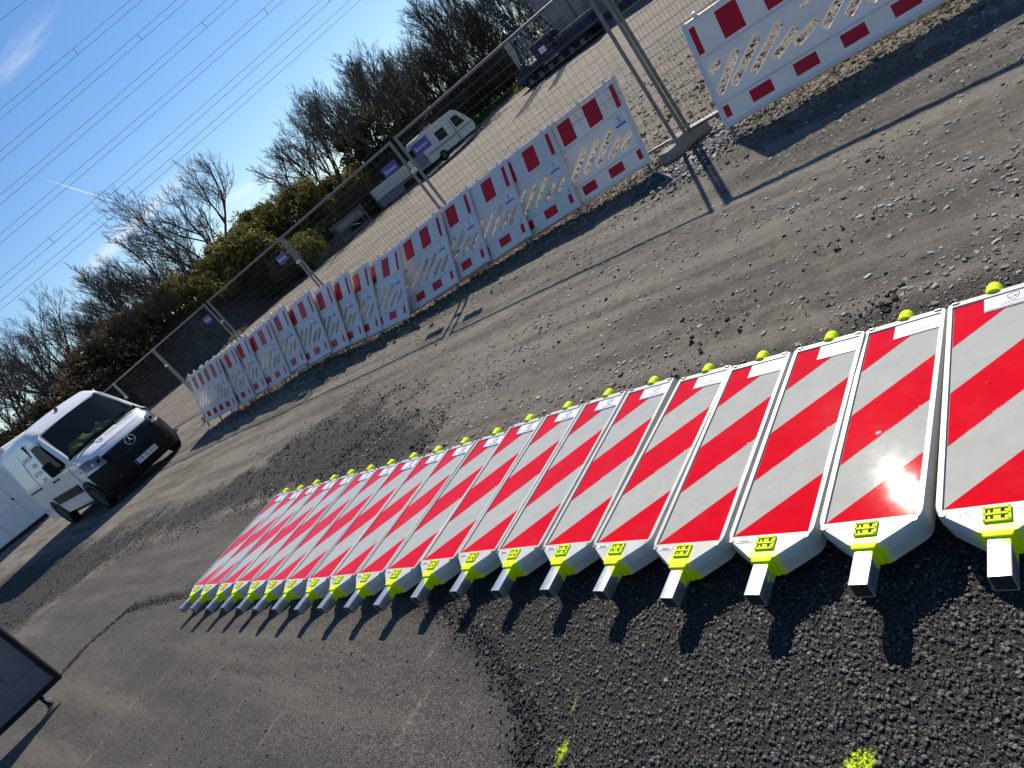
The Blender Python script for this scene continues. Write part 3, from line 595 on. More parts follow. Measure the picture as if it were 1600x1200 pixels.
def place_beacons():
    b0 = make_beacon(); ch = children_map()
    def dup(o, parent=None):
        c = o.copy(); COL.objects.link(c)
        if parent is not None: c.parent = parent
        for x in ch.get(o.name, []): dup(x, c)
        return c
    tilts = {18: (-1.30, -0.62), 19: (-1.1, 0.15), 17: (-0.2, 0.3), 16: (0.0, 0.2)}
    for i, (x, y, t) in enumerate(BEACONS):
        o = b0 if i == 0 else dup(b0)
        tx, ty = tilts.get(i, (rng.uniform(-.5, .5), rng.uniform(-.6, .6)))
        o.matrix_world = Matrix.Translation((x, y, 0.003)) @ Matrix.Rotation(t, 4, 'Z') @ Matrix.Rotation(R(tx), 4, 'X') @ Matrix.Rotation(R(ty), 4, 'Y')
        for (dx, dy) in {18: ((-.045, .055), (-.02, -.115)), 19: ((-.02, .02),)}.get(i, ()):
            dm = MB(); dm.loft([[(r_*math.cos(a), r_*math.sin(a), h_) for a in np.linspace(0, 2*math.pi, 13)[:-1]] for r_, h_ in ((.010, 0), (.008, .0008), (.004, .0016), (.001, .0018))], True, False, True); mesh_obj('dent', dm.mesh('dent', sm=80), o, M_RED if dy > -.1 else M_SHEETW, (dx, dy, .0885))
        tag(o, beacon_label(i), 'traffic beacon', 'striped beacons lying in a row on the ground')
place_beacons()

# ------------------------------------------------------------------ plastic site barriers
def make_barrier():
    root = empty('site_barrier'); W = 2.0
    # local: x = from the right end leftwards, z = up, +y = front; panel drawn in (x, z)
    fl = lambda x: W-x
    outer = [(0.0, 0.215), (W, 0.215), (W, 0.665), (0.0, 0.665)]
    slots = [((.155, .60), (.085, .49)), ((.325, .60), (.085, .29)), ((.52, .60), (.225, .29)), ((.728, .596), (.416, .291)), ((.818, .48), (.61, .297)), ((.978, .448), (.804, .296)),
             ((1.33, .598), (1.045, .295)), ((1.51, .587), (1.234, .278)), ((1.695, .581), (1.414, .273)), ((1.775, .453), (1.593, .256)), ((1.915, .444), (1.775, .254))]
    def slot_loops(hw):
        H = []
        for a, b in slots:
            a, b = Vector((fl(a[0]), a[1]-0.041)), Vector((fl(b[0]), b[1]+0.041)); t = (b-a).normalized(); n = Vector((-t.y, t.x)); L_ = []
            for k in range(7): th = math.pi*k/6; q = a + n*hw*math.cos(th) - t*hw*math.sin(th); L_.append((q.x, q.y))
            for k in range(7): th = math.pi*k/6; q = b - n*hw*math.cos(th) + t*hw*math.sin(th); L_.append((q.x, q.y))
            H.append(L_)
        g = 0.041-hw
        H.append(round_poly([(fl(1.06)+g, .565+g), (fl(.90)-g, .565+g), (fl(.94)-g, .622-g), (fl(1.085)+g, .622-g)], .02, 3))
        H.append([(fl(1.935)+(.018-g)*math.cos(a*math.pi/5), .25+(.02-g)*math.sin(a*math.pi/5)) for a in range(10)])
        return H
    from mathutils.geometry import tessellate_polygon
    pm = MB(); front, back = slot_loops(0.041), slot_loops(0.033)
    for loops, y in ((front, .021), (back, -.021)):
        L3 = [[Vector((p[0], p[1], 0)) for p in lp] for lp in [outer]+loops]; flat = [p for lp in L3 for p in lp]
        base = pm.pts([(p.x, y, p.y) for p in flat])
        for t in tessellate_polygon(L3): pm.face([base+i for i in t])
    for lf, lb in zip(front, back): pm.loft([[(p[0], .021, p[1]) for p in lf], [(p[0], .010, p[1]) for p in lb], [(p[0], -.021, p[1]) for p in lb]], True)
    me = pm.mesh('slotted_panel', sm=30); mesh_obj('slotted_panel', me, root, M_BARW)
    for (z0, z1) in ((.003, .215), (.665, 1.03)):
        bd = MB(); bd.box((W/2, 0, (z0+z1)/2), (W-.002, .042, z1-z0)); bd.build('band', M_BARW, root, bevel=.003, bseg=1)
    yf = 0.021
    rb = MB()
    for z in (.675, .222): rb.box((W/2, yf+0.003, z), (W-0.10, .010, .016))
    rb.box((W/2, 0, 1.028), (W-0.06, .052, .022)); rb.box((W/2, 0, .018), (W-0.06, .050, .034))
    rb.build('ribs', M_BARW, root, bevel=0.004, bseg=1)
    # end tubes with the steel feet
    for x in (.018, W-.018):
        e = MB(); e.tube([(x, 0, -0.005), (x, 0, 1.045)], .027, 12); eo = e.build('end_tube', M_BARW, root, sm=40)
        e = MB(); e.tube([(x+(.022 if x < 1 else -.022), 0, -0.10), (x+(.022 if x < 1 else -.022), 0, 0.01)], .017, 10); e.build('foot', M_STEEL if False else M_FSTEEL, eo, sm=40)
    tm = MB(); tm.box((0, 0, .028), (.038, .036, .062)); tm.box((-.028, 0, .008), (.03, .034, .022)); tme = tm.mesh('lug', bevel=0.005, bseg=1)
    for x in (.14, .54, .94, 1.46, 1.86): mesh_obj('lug', tme, root, M_BARW, (x, 0, 1.03))
    xs = [(.045, .10), (.3, .5), (.7, .9), (1.1, 1.3), (1.5, 1.7), (1.9, 1.955)]
    def sheet(w, hgt):
        s = MB(); s.box((0, 0, 0), (w, .0016, hgt)); return s.mesh('red_sheet')
    cache = {}
    for (z0, z1) in ((.71, .975), (.08, .19)):
        for a, b in xs:
            k = (round(b-a, 3), z0); cache.setdefault(k, sheet(b-a, z1-z0)); mesh_obj('red_sheet', cache[k], root, M_BARRED, ((a+b)/2, yf+0.0012, (z0+z1)/2))
    st = MB(); st.box((.135, yf+0.0012, .585), (.135, .0012, .125)); so = st.build('sticker', M_STICK, root)
    T = Matrix(((-1, 0, 0, 0), (0, 0, 1, 0), (0, 1, 0, 0), (0, 0, 0, 1)))   # flat text -> front face
    lo = logo_mesh('logo', 0.055); lo.transform(Matrix.Translation((.135, yf+0.0024, .608)) @ T); mesh_obj('logo', lo, so, [M_NAVY, M_GREEN])
    ba = MB(); ba.box((.135, yf+0.0022, .534), (.133, .0008, .022)); ba.build('address_bar', M_NAVY, so)
    tx = text_mesh('small_print', 'BJ STRASSEN-\nUND TIEFBAU', 0.012, 0.0001); tx.transform(Matrix.Translation((.135, yf+0.0024, .562)) @ T); mesh_obj('small_print', tx, so, M_GREYP)
    tx = text_mesh('lettering', 'www.bj-tiefbau.de', 0.0135, 0.0001); tx.transform(Matrix.Translation((.135, yf+0.0030, .534)) @ T); mesh_obj('lettering', tx, so, M_STICK)
    return root
def barrier_label(i):
    if i == 15: return 'white slotted barrier with red squares, standing alone past the fence block'
    if i == 0: return 'slotted barrier in the leaning stack, fully uncovered end one by the concrete fence block'
    if i == 5: return 'slotted barrier in the leaning stack, standing forward where the stack makes a step'
    if i == 14: return 'slotted barrier with worn red squares, end of the leaning stack beside the van'
    if i < 5: return 'slotted barrier, %s in the leaning stack from the concrete fence block' % NTH[i]
    return 'slotted barrier, %s in the leaning stack from the van end' % NTH[14-i]
def place_barriers():
    b0 = make_barrier(); ch = children_map()
    def dup(o, parent=None):
        c = o.copy(); COL.objects.link(c)
        if parent is not None: c.parent = parent
        for x in ch.get(o.name, []): dup(x, c)
        return c
    allb = BARF+[BAR_RIGHT]
    for i, (o, d, u) in enumerate(allb):
        b = b0 if i == 0 else dup(b0)
        y = np.cross(u, d); b.matrix_world = frame(o, d, y, u)
        tag(b, barrier_label(i), 'barrier', 'plastic site barriers along the fence')
    worn = [c for c in bpy.data.objects if c.parent and c.parent.get('label', '').find('worn red') >= 0 and c.name.startswith('red_sheet') and c.location.z > .5]
    for k, c in enumerate(worn):
        if k in (1, 2, 4):
            c.data = c.data.copy(); c.data.materials[0] = M_BARRED2
place_barriers()

# ------------------------------------------------------------------ mesh fence panels, their feet
M_WIRE = mat('fence_wire', (0.055, 0.052, 0.048), 0.75, metal=0.0, vary=0.2, spec=0.2)
M_SIGN = mat('blue_sign', (0.035, 0.04, 0.26), 0.35, vary=0.08)
def make_fence_panel(Ln, base):
    root = empty('mesh_fence'); zb, ztp = 0.14-base, 2.02-base
    for x in (0.03, Ln-0.03):
        p = MB(); p.tube([(x, 0, 0.03), (x, 0, ztp+0.03)], .0215, 10); po = p.build('post', M_FSTEEL, root, sm=40)
    for z in (zb, ztp):
        p = MB(); p.tube([(0.03, 0, z), (Ln-0.03, 0, z)], .0175, 10); p.build('rail', M_FSTEEL, root, sm=40)
    w = MB()
    n = int((Ln-0.1)/0.092)
    for k in range(1, n): x = 0.05+(Ln-0.1)*k/n; w.tube([(x, 0.0, zb), (x, 0.0, ztp)], .0018, 4, False)
    for k in range(1, 18): z = zb+(ztp-zb)*k/18; w.tube([(0.04, 0.004, z), (Ln-0.04, 0.004, z)], .0018, 4, False)
    wo = w.build('wire_mesh', M_WIRE, root, recalc=False); wo['kind'] = 'stuff'
    return root
def fence_sign(root, x, z):
    # front of the panel is local -y (towards the camera)
    s = MB(); s.box((x, -0.026, z), (.34, .004, .15)); so = s.build('sign_plate', M_SIGN, root)
    tx = text_mesh('lettering', 'Bormann', 0.072, 0.0004); tx.transform(Matrix.Translation((x, -0.0288, z-0.005)) @ Matrix(((1, 0, 0, 0), (0, 0, 1, 0), (0, 1, 0, 0), (0, 0, 0, 1))) @ Matrix.Scale(-1, 4, (0, 0, 1)))
    mesh_obj('lettering', tx, so, M_STICK)
def clamp(root, x, z):
    c = MB()
    for dx in (-0.035, 0.035): c.tube([(x+dx, 0, z-0.025), (x+dx, 0, z+0.025)], .029, 10)
    c.box((x, -0.006, z), (.10, .05, .035)); c.tube([(x, -0.06, z), (x, 0.05, z)], .007, 6); c.box((x, -0.06, z), (.022, .014, .022))
    c.build('clamp', M_STEEL, root, sm=40)
def make_fence_foot():
    f = MB(); L_, W_, H_ = .68, .23, .13
    b0 = round_poly([(-L_/2, -W_/2), (L_/2, -W_/2), (L_/2, W_/2), (-L_/2, W_/2)], .05, 3)
    f.loft([[(p[0], p[1], 0) for p in b0], [(p[0]*.98, p[1]*.97, .09) for p in b0], [(p[0]*.92, p[1]*.85, H_) for p in b0]], True, True, True)
    root = f.build('fence_block', M_CONC, None, sm=35)
    hp = MB(); hp.prism(round_poly([(-.11, .10), (.11, .10), (.085, .175), (-.085, .175)], .025, 3), -W_/2+.01, W_/2-.01, 'y'); hp.build('saddle', M_CONC, root, bevel=.012)
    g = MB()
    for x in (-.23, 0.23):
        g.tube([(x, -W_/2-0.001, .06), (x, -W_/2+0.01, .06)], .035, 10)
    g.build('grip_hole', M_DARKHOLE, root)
    return root
def build_fence():
    names = ['with two blue signs showing the caravan behind', 'with the trailer showing behind it', 'in front of the dark bank', 'ending beside the white van', 'just above the van bonnet', 'behind the van roof']
    foot = None
    for k in range(-2, 7):
        p = FP0+FD*FS*k; z = float(gz(p[0], p[1]))-0.02
        if foot is None: foot = make_fence_foot(); o = foot
        else:
            o = foot.copy(); COL.objects.link(o)
            for c in [c for c in bpy.data.objects if c.parent == foot]: cc = c.copy(); COL.objects.link(cc); cc.parent = o
        a = math.atan2(FD[1], FD[0]) + (R(64) if k == 0 else R(90+rng.uniform(-8, 8)))
        o.matrix_world = Matrix.Translation((p[0], p[1], z)) @ Matrix.Rotation(a, 4, 'Z')
        lab = {0: 'weathered concrete fence block in dark gravel between stack and lone barrier', 4: 'concrete fence block at the van end of the barrier stack'}.get(k)
        tag(o, lab or ['concrete fence block beyond the lone barrier', 'concrete fence block behind the lone barrier', '', 'concrete fence block behind the first barriers of the stack', 'concrete fence block behind the step in the barrier stack', 'concrete fence block behind the van end of the barrier stack', '', 'concrete fence block behind the van bonnet', 'concrete fence block behind the van body'][k+2], 'fence block', 'concrete feet of the mesh fence')
    for i in range(-2, 6):
        a = FP0+FD*FS*i; b = FP0+FD*FS*(i+1); z0 = float(gz(a[0], a[1])); L_ = FS-0.07
        for rep in range(2 if i == -1 else 1):
            base = 0.0
            root = make_fence_panel(L_, 0.0)
            # local x runs from the left end to the right end so that -y faces the camera
            s = b-FD*0.035 if rep == 0 else b-FD*0.06+FN*0.07
            xd = -FD; yd = FN
            root.matrix_world = Matrix(((xd[0], yd[0], 0, s[0]), (xd[1], yd[1], 0, s[1]), (0, 0, 1, z0*0), (0, 0, 0, 1))) @ Matrix.Rotation(R(rng.uniform(-.6, .6)), 4, 'X')
            if rep == 1: lab = 'second mesh fence panel doubled up behind the lone barrier'
            elif i == -2: lab = 'mesh fence panel beyond the lone barrier'
            elif i == -1: lab = 'mesh fence panel standing right behind the lone barrier'
            else: lab = 'mesh fence panel '+names[i]
            tag(root, lab, 'fence panel', 'mesh fence panels')
            if rep == 0:
                if 0 <= i <= 4: clamp(root, -0.035, 1.55)
                if i in (1, 2, 3): fence_sign(root, L_-0.30, 1.76)
                if i == 0: fence_sign(root, 0.34, 1.74)
build_fence()

# ------------------------------------------------------------------ earth bank with bushes and bare trees
FOOT = [(-95, 66), (-60, 57), (-40, 50), (-26, 46), (-11, 43.5), (-7.5, 50.5), (-3.5, 53.5), (0.5, 59), (4.5, 62), (10, 68), (15, 76), (19, 90), (30, 110), (60, 125), (120, 130)]
FOOTC = FOOT+[(140, 330), (-200, 330), (-200, 90)]
def bank_h(x, y):
    x = np.asarray(x, float); y = np.asarray(y, float); d = -pdist(x, y, FOOTC, True)+(fbm(x, y, 5, 51)-0.5)*2.4
    hgt = 3.2-1.5*sst(4, 14, x)
    return hgt*sst(-0.2, 5.0, d)+0.02*np.clip(d-5, 0, 60)+(fbm(x, y, 1.6, 53)-0.5)*0.9*sst(0, 2, d)-0.15, d
def bz(x, y): return float(zt(np.array(x*1.), np.array(y*1.))+max(0, bank_h(np.array([x*1.]), np.array([y*1.]))[0][0]))
def build_bank():
    xs = np.concatenate([np.arange(-120, -40, 2.5), np.arange(-40, 32, 0.55), np.arange(32, 140, 3)]); ys = np.concatenate([np.arange(40, 82, 0.55), np.arange(82, 330, 4)])
    X, Y = np.meshgrid(xs, ys); h_, d = bank_h(X, Y); Z = zt(X, Y)+h_
    V = np.stack([X.ravel(), Y.ravel(), Z.ravel()], 1); nx = len(xs); F = []
    dd = d
    for j in range(len(ys)-1):
        for i in range(nx-1):
            if dd[j:j+2, i:i+2].max() > -0.6: a = j*nx+i; F.append((a, a+1, a+nx+1, a+nx))
    me = bpy.data.meshes.new('earth_bank'); me.from_pydata(V.tolist(), [], F); smooth(me, 60)
    m = mat('bank_soil', (0.060, 0.050, 0.040), 0.95, vary=0.5, scale=1.6, bump=1.0, bscale=3.0, dirt=0.5, dirt_col=(0.055, 0.060, 0.018))
    o = mesh_obj('earth_bank', me, None, m); tag(o, kind='structure')
build_bank()
def leaf_mesh(name, n_clump, n_leaf, rx, ry, rz, size, seed, droop=0.0):
    r = np.random.default_rng(seed); th = r.uniform(0, 2*math.pi, n_clump); u = r.uniform(-0.35, 1, n_clump); k = np.sqrt(1-u*u)*r.uniform(0.55, 1.0, n_clump)
    C = np.stack([k*np.cos(th)*rx, k*np.sin(th)*ry, rz*(0.45+0.5*u)], 1)
    C[:, 2] = np.maximum(C[:, 2], 0.1*rz)
    cr = r.uniform(0.12, 0.40, n_clump)*min(rx, rz)
    N_ = n_clump*n_leaf; ci = np.repeat(np.arange(n_clump), n_leaf); d = r.normal(0, 1, (N_, 3)); d /= np.linalg.norm(d, axis=1)[:, None]
    P = C[ci]+d*(cr[ci]*r.uniform(0.3, 1.0, N_)**0.5)[:, None]*np.array([1, 1, 0.8]); P[:, 2] = np.maximum(P[:, 2], 0.03)
    a = r.normal(0, 1, (N_, 3)); a[:, 2] -= droop; a /= np.linalg.norm(a, axis=1)[:, None]; b = np.cross(a, r.normal(0, 1, (N_, 3))); b /= np.linalg.norm(b, axis=1)[:, None]
    s = (size*r.uniform(0.6, 1.5, N_))[:, None]
    V = np.stack([P-a*s*1.6, P+b*s*0.5, P+a*s*1.6, P-b*s*0.5], 1).reshape(-1, 3)
    me = bpy.data.meshes.new(name); me.from_pydata(V.tolist(), [], [(4*i, 4*i+1, 4*i+2, 4*i+3) for i in range(N_)])
    at = me.attributes.new('tint', 'FLOAT', 'POINT'); at.data.foreach_set('value', np.repeat(np.clip(r.uniform(0, 1, n_clump)[ci]*0.7+r.uniform(0, 0.3, N_), 0, 1), 4).astype(np.float32))
    return me
def leaf_mat(name, c0, c1, c2):
    m, N, L, b = new_mat(name); at = N.new('ShaderNodeAttribute'); at.attribute_name = 'tint'
    c = _ramp(N, L, at.outputs['Fac'], [(0.0, c0), (0.55, c1), (1.0, c2)]); L.new(c, b.inputs['Base Color']); b.inputs['Roughness'].default_value = 0.6
    tr = N.new('ShaderNodeBsdfTranslucent'); L.new(c, tr.inputs['Color']); mx = N.new('ShaderNodeMixShader'); mx.inputs[0].default_value = 0.48
    out = N['Material Output']; L.new(b.outputs[0], mx.inputs[1]); L.new(tr.outputs[0], mx.inputs[2]); L.new(mx.outputs[0], out.inputs['Surface']); return m
M_OLIVE = leaf_mat('olive_foliage', (0.042, 0.047, 0.012), (0.125, 0.118, 0.028), (0.30, 0.25, 0.052))
M_IVY = leaf_mat('dark_foliage', (0.016, 0.024, 0.008), (0.040, 0.050, 0.014), (0.11, 0.11, 0.03))
M_BROWN = leaf_mat('dry_foliage', (0.035, 0.026, 0.015), (0.075, 0.055, 0.030), (0.13, 0.095, 0.05))
M_BARK = mat('bark', (0.050, 0.041, 0.032), 0.9, vary=0.35, scale=3, bump=0.4, bscale=14)
M_TWIG = mat('twigs', (0.078, 0.060, 0.043), 0.85, vary=0.3, scale=1.5)
def grow_tree(seed, hgt, stems, spread, depth=5, twig=0.012, r0=0.13, trop=0.10, dens=1.0):
    r = random.Random(seed); big, small = [], []
    def br(p, d, ln, rad, lev):
        n = 4 if lev < 2 else 3; q = Vector(p); dv = Vector(d); pts = [q.copy()]
        for k in range(n):
            dv = (dv+Vector((r.gauss(0, .10), r.gauss(0, .10), r.gauss(0, .06)+trop*0.6))).normalized(); q = q+dv*ln/n; pts.append(q.copy())
        tip = max(twig*0.7, rad*0.55); (big if lev < 2 else small).append((pts, rad, tip, 5 if lev == 0 else (4 if lev == 1 else 3)))
        if lev >= depth: return
        kids = {0: 6, 1: 6, 2: 5, 3: 4, 4: 3}.get(lev, 2); kids = max(2, int(kids*dens+r.random()))
        for k in range(kids):
            t = 0.28+0.72*(k+r.random()*0.8)/kids; t = min(t, 1.0); i = min(int(t*n), n-1); base = pts[i].lerp(pts[i+1], t*n-i)
            ang = r.uniform(0.35, 0.85) if k < kids-1 else r.uniform(0.05, 0.3); ax = dv.cross(Vector((r.gauss(0, 1), r.gauss(0, 1), r.gauss(0, 1)))).normalized()
            nd = (Matrix.Rotation(ang, 3, ax) @ dv); nd = (nd+Vector((0, 0, trop))).normalized()
            br(base, nd, ln*r.uniform(0.48, 0.72)*(1.0-0.25*t), max(twig, rad*r.uniform(0.42, 0.6)), lev+1)
    for s in range(stems):
        a = 2*math.pi*(s+r.random()*0.7)/stems; t = spread*r.uniform(0.4, 1.0) if stems > 1 else r.uniform(0, .1)
        br(Vector((0.15*math.cos(a), 0.15*math.sin(a), -0.15)), Vector((math.sin(t)*math.cos(a), math.sin(t)*math.sin(a), math.cos(t))), hgt*r.uniform(0.48, 0.62), r0*r.uniform(0.7, 1.1), 0)
    def mk(name, lst):
        V, F = [], []
        for pts, ra, rb, k in lst:
            m_ = len(pts); d = (pts[-1]-pts[0]).normalized(); a = d.cross(Vector((0.2, 0.3, 0.93))); a.normalize(); b = d.cross(a); base = len(V)
            for i, p in enumerate(pts):
                rr = ra+(rb-ra)*i/(m_-1)
                for j in range(k): th = 2*math.pi*j/k; V.append((p.x+rr*(math.cos(th)*a.x+math.sin(th)*b.x), p.y+rr*(math.cos(th)*a.y+math.sin(th)*b.y), p.z+rr*(math.cos(th)*a.z+math.sin(th)*b.z)))
            for i in range(m_-1):
                for j in range(k): F.append((base+i*k+j, base+i*k+(j+1) % k, base+(i+1)*k+(j+1) % k, base+(i+1)*k+j))
        me = bpy.data.meshes.new(name); me.from_pydata(V, [], F); return me
    return mk('trunk', big), mk('crown', small)
def build_plants():
    T = [grow_tree(s, 11.5, st, sp, 5, 0.0085, 0.13, tr, dn) for s, st, sp, tr, dn in ((1, 4, 0.66, .10, .95), (2, 3, 0.55, .12, 1.0), (3, 5, 0.75, .08, .87), (4, 2, 0.3, .16, 1.03), (5, 4, 0.5, .14, .91))]
    S = [grow_tree(s, 5.2, 9, 0.9, 3, 0.012, 0.045, .12, 1.1) for s in (11, 12, 13)]
    for tm, cm in T+S: tm.materials.append(M_BARK); cm.materials.append(M_TWIG)
    def plant(name, tmpl, az, D, s, rot, label, cat, group, lift=0.0, sx=1.0):
        x, y = D*math.sin(R(az)), D*math.cos(R(az)); root = empty(name); root.matrix_world = Matrix.Translation((x, y, bz(x, y)-0.1+lift)) @ Matrix.Rotation(rot, 4, 'Z') @ Matrix.Diagonal((s*sx*1.15, s*sx*1.15, s*1.12, 1))
        mesh_obj('trunk', tmpl[0], root); mesh_obj('crown', tmpl[1], root); tag(root, label, cat, group)
    TG = 'bare trees on the bank'
    trees = [(11.9, 70, 1.02, 1, 'tall bare tree on the bank above the caravan front', 1.1), (4.6, 64, .98, 0, 'broad bare tree on the bank above the two blue fence signs', 1.15), (-1.8, 60, .86, 2, 'round bare tree just beside the blue fence sign, over the olive bushes', 1.0),
             (-11.4, 57, .80, 0, 'bare tree spreading out beside the olive hedge, branches leaning to the open sky', 1.1), (-16.2, 58, .62, 4, 'many stemmed bare tree on the bank behind the far fence panel', 1.0), (-18.6, 60, .60, 1, 'bare tree on the bank between the hedge and the van roof', 1.0),
             (-24.8, 55, .66, 2, 'bare tree standing over the van roof', 1.0), (-28.5, 58, .70, 0, 'bare tree at the picture edge over the van', 1.0), (-21.7, 62, .52, 4, 'small bare tree between the van tree and the hedge', 1.0),
             (9.2, 76, .82, 4, 'slim bare tree behind the gap above the caravan roof', 1.0), (7.2, 72, .78, 3, 'single stemmed bare tree near the tiny far pylon', 1.0), (14.2, 75, 1.0, 3, 'single stemmed bare tree beside the stacked concrete blocks', 1.1), (16.5, 82, 1.0, 1, 'bare tree behind the blue machine mast', 1.0), (1.6, 70, .70, 1, 'bare tree in the gap over the trailer', 1.0),
             (-7.5, 66, .34, 4, 'low bare tree just above the olive hedge', 1.0), (-4.6, 70, .40, 3, 'thin bare tree behind the olive hedge, near the small cloud', 1.0), (-33, 62, .7, 1, 'bare tree beyond the picture edge past the van', 1.0), (20, 95, 1.0, 0, 'bare tree behind the grey building', 1.0), (18.4, 92, .95, 2, 'bare tree seen between machine mast and grey building', 1.0), (-38, 66, .75, 2, 'bare tree far out past the white container', 1.0)]
    trees += [(az, D, s, k, lab, 1.0) for az, D, s, k, lab in [(13.2, 78, .95, 0, 'bare tree in the dense thicket behind the tall tree'), (10.4, 73, .90, 2, 'bare tree filling the thicket beside the tall tree'), (5.9, 74, .85, 1, 'bare tree close behind the broad tree'), (3.0, 70, .80, 4, 'bare tree peeping out beside the broad tree'), (-14.0, 63, .55, 2, 'bare tree half hidden behind the spreading tree'), (-17.4, 66, .62, 3, 'single bare stem among the many stemmed trees'), (-26.6, 64, .62, 4, 'bare tree behind the two trees over the van'), (-20.2, 58, .50, 0, 'low bare tree near the fence rail past the hedge'), (8.0, 80, .92, 0, 'bare tree behind the slim one above the caravan')]]
    for i, (az, D, s, k, lab, sx) in enumerate(trees): plant('bare_tree', T[k], az, D, s, i*1.37, lab, 'tree', TG, sx=sx)
    places = ['over the white container', 'above the van roof edge', 'above the van roof', 'above the van antenna', 'above the van windscreen', 'above the van bonnet', 'behind the fence past the van', 'under the many stemmed tree', 'in front of the spreading tree', 'at the open hedge end', 'behind the olive hedge', 'over the planks', 'behind the rack', 'over the trailer', 'behind the caravan', 'past the caravan front', 'by the concrete blocks']
    SHL = ['leafless brown shrub on the bank, %s, %s' % (places[min(k//2, 16)], ('thin one', 'bushier one')[k % 2]) for k in range(34)]
    for i in range(34):
        az = -31+i*1.45+rng.uniform(-.4, .4); D = 49.5+(6 if az > -8 else 0)+max(0, az)*0.9+rng.uniform(0, 6)
        if az < -10: D = 49+rng.uniform(0, 9)
        plant('bare_shrub', S[i % 3], az, D, rng.uniform(.65, 1.1)*(0.7 if az < 4 else 1.0), i*2.1, SHL[i], 'shrub', 'leafless shrubs along the bank')
    # leafy bushes
    kinds = [leaf_mesh('foliage', 46, 210, 2.3, 2.0, 3.3, 0.062, 21, .4), leaf_mesh('foliage', 42, 210, 2.7, 2.1, 2.6, 0.062, 22, .3), leaf_mesh('foliage', 36, 190, 1.9, 1.7, 2.2, 0.058, 23, .2)]
    stm = MB()
    for k in range(5): stm.tube([(0, 0, -.2), (0.5*math.cos(k*1.26), .5*math.sin(k*1.26), 1.0), (0.8*math.cos(k*1.26), .8*math.sin(k*1.26), 1.7)], [.08, .05, .02], 5)
    sme = stm.mesh('stem')
    bl = [(-10.9, 53, 0, 1.05, 0, 'tall olive bush at the open end of the hedge'), (-9.4, 54, 1, 1.15, 0, 'broad olive bush, second from the open hedge end'), (-7.8, 55.5, 0, .95, 0, 'olive bush in the hedge under the low bare tree'), (-6.0, 56.5, 1, 1.05, 0, 'olive bush in the middle of the hedge'), (-4.1, 57.5, 0, .95, 0, 'olive bush over the stacked planks'),
          (-2.2, 59, 1, 1.1, 0, 'olive bush over the steel rack'), (-0.2, 60.5, 0, 1.0, 0, 'olive bush between rack and blue sign'), (1.8, 62, 1, .95, 1, 'dark bush behind the trailer'), (3.9, 63, 0, .8, 1, 'dark bush between trailer and caravan'), (6.5, 64.5, 2, 1.15, 0, 'bright olive bush rising over the caravan roof'), (8.6, 66, 1, .85, 0, 'small olive bush over the front of the caravan'),
          (-6.4, 51.6, 1, .80, 0, 'low olive bush at the foot of the bank'), (-4.3, 53.2, 2, .85, 1, 'low dark bush right beside the planks'), (-8.3, 51.2, 2, .8, 1, 'low dark bush on the bank slope'), (10.6, 69, 1, 1.0, 2, 'dry brown bush past the caravan front'), (12.4, 72.5, 1, 1.15, 2, 'dry brown bush near the grass strip'), (13.9, 75, 0, 1.0, 2, 'dry brown bush beside the concrete blocks'),
          (-13.2, 50.5, 2, .9, 0, 'olive bush on the bank crest left of the hedge'), (-15.2, 51, 2, .8, 0, 'small olive bush on the crest under the many stemmed tree'), (-17.4, 51.5, 2, .75, 0, 'low olive bush on the crest near the van'), (-21.5, 50, 1, 1.1, 2, 'dry brown bush above the van windscreen'), (-24, 50, 1, 1.2, 2, 'dry brown bush above the van roof'), (-26.8, 51, 0, 1.1, 2, 'dry brown bush at the picture edge over the van roof'), (-29.5, 52, 1, 1.3, 2, 'dry brown bush past the picture edge over the container'), (-19.5, 51, 1, .85, 2, 'dry brown bush between the crest bushes and the van')]
    bl += [(5.6, 68, 1, 1.5, 2, 'tall dry thicket under the broad tree'), (7.4, 70, 0, 1.4, 2, 'tall dry thicket behind the caravan roof'), (9.3, 73, 1, 1.5, 2, 'tall dry thicket between caravan and tall tree'), (11.3, 76, 0, 1.5, 2, 'tall dry thicket at the foot of the tall tree'), (13.2, 80, 1, 1.6, 2, 'tall dry thicket behind the concrete blocks'), (3.2, 66, 0, 1.3, 1, 'dark thicket behind the left blue sign'), (15.2, 84, 0, 1.5, 2, 'tall dry thicket behind the machine mast')]
    fm = {}
    for i, (az, D, k, s, c, lab) in enumerate(bl):
        x, y = D*math.sin(R(az)), D*math.cos(R(az)); root = empty('leafy_bush'); root.matrix_world = Matrix.Translation((x, y, bz(x, y)-0.25)) @ Matrix.Rotation(i*1.9, 4, 'Z') @ Matrix.Scale(s*(1.22 if az < 5 else 1.0), 4)
        if (k, c) not in fm: me = kinds[k].copy(); me.materials.append((M_OLIVE, M_IVY, M_BROWN)[c]); fm[(k, c)] = me
        mesh_obj('foliage', fm[(k, c)], root); mesh_obj('stem', sme, root, M_BARK); tag(root, lab, 'bush', 'leafy bushes on the bank')
    # strip of fresh grass and rough ground cover
    n = 9000; az = rng.uniform(9.5, 16.8, n); D = 66+(az-9.5)*1.0+rng.uniform(-1.5, 4.5, n)
    D = np.where(az > 14, rng.uniform(62, 70, n), D); x = D*np.sin(np.radians(az)); y = D*np.cos(np.radians(az))
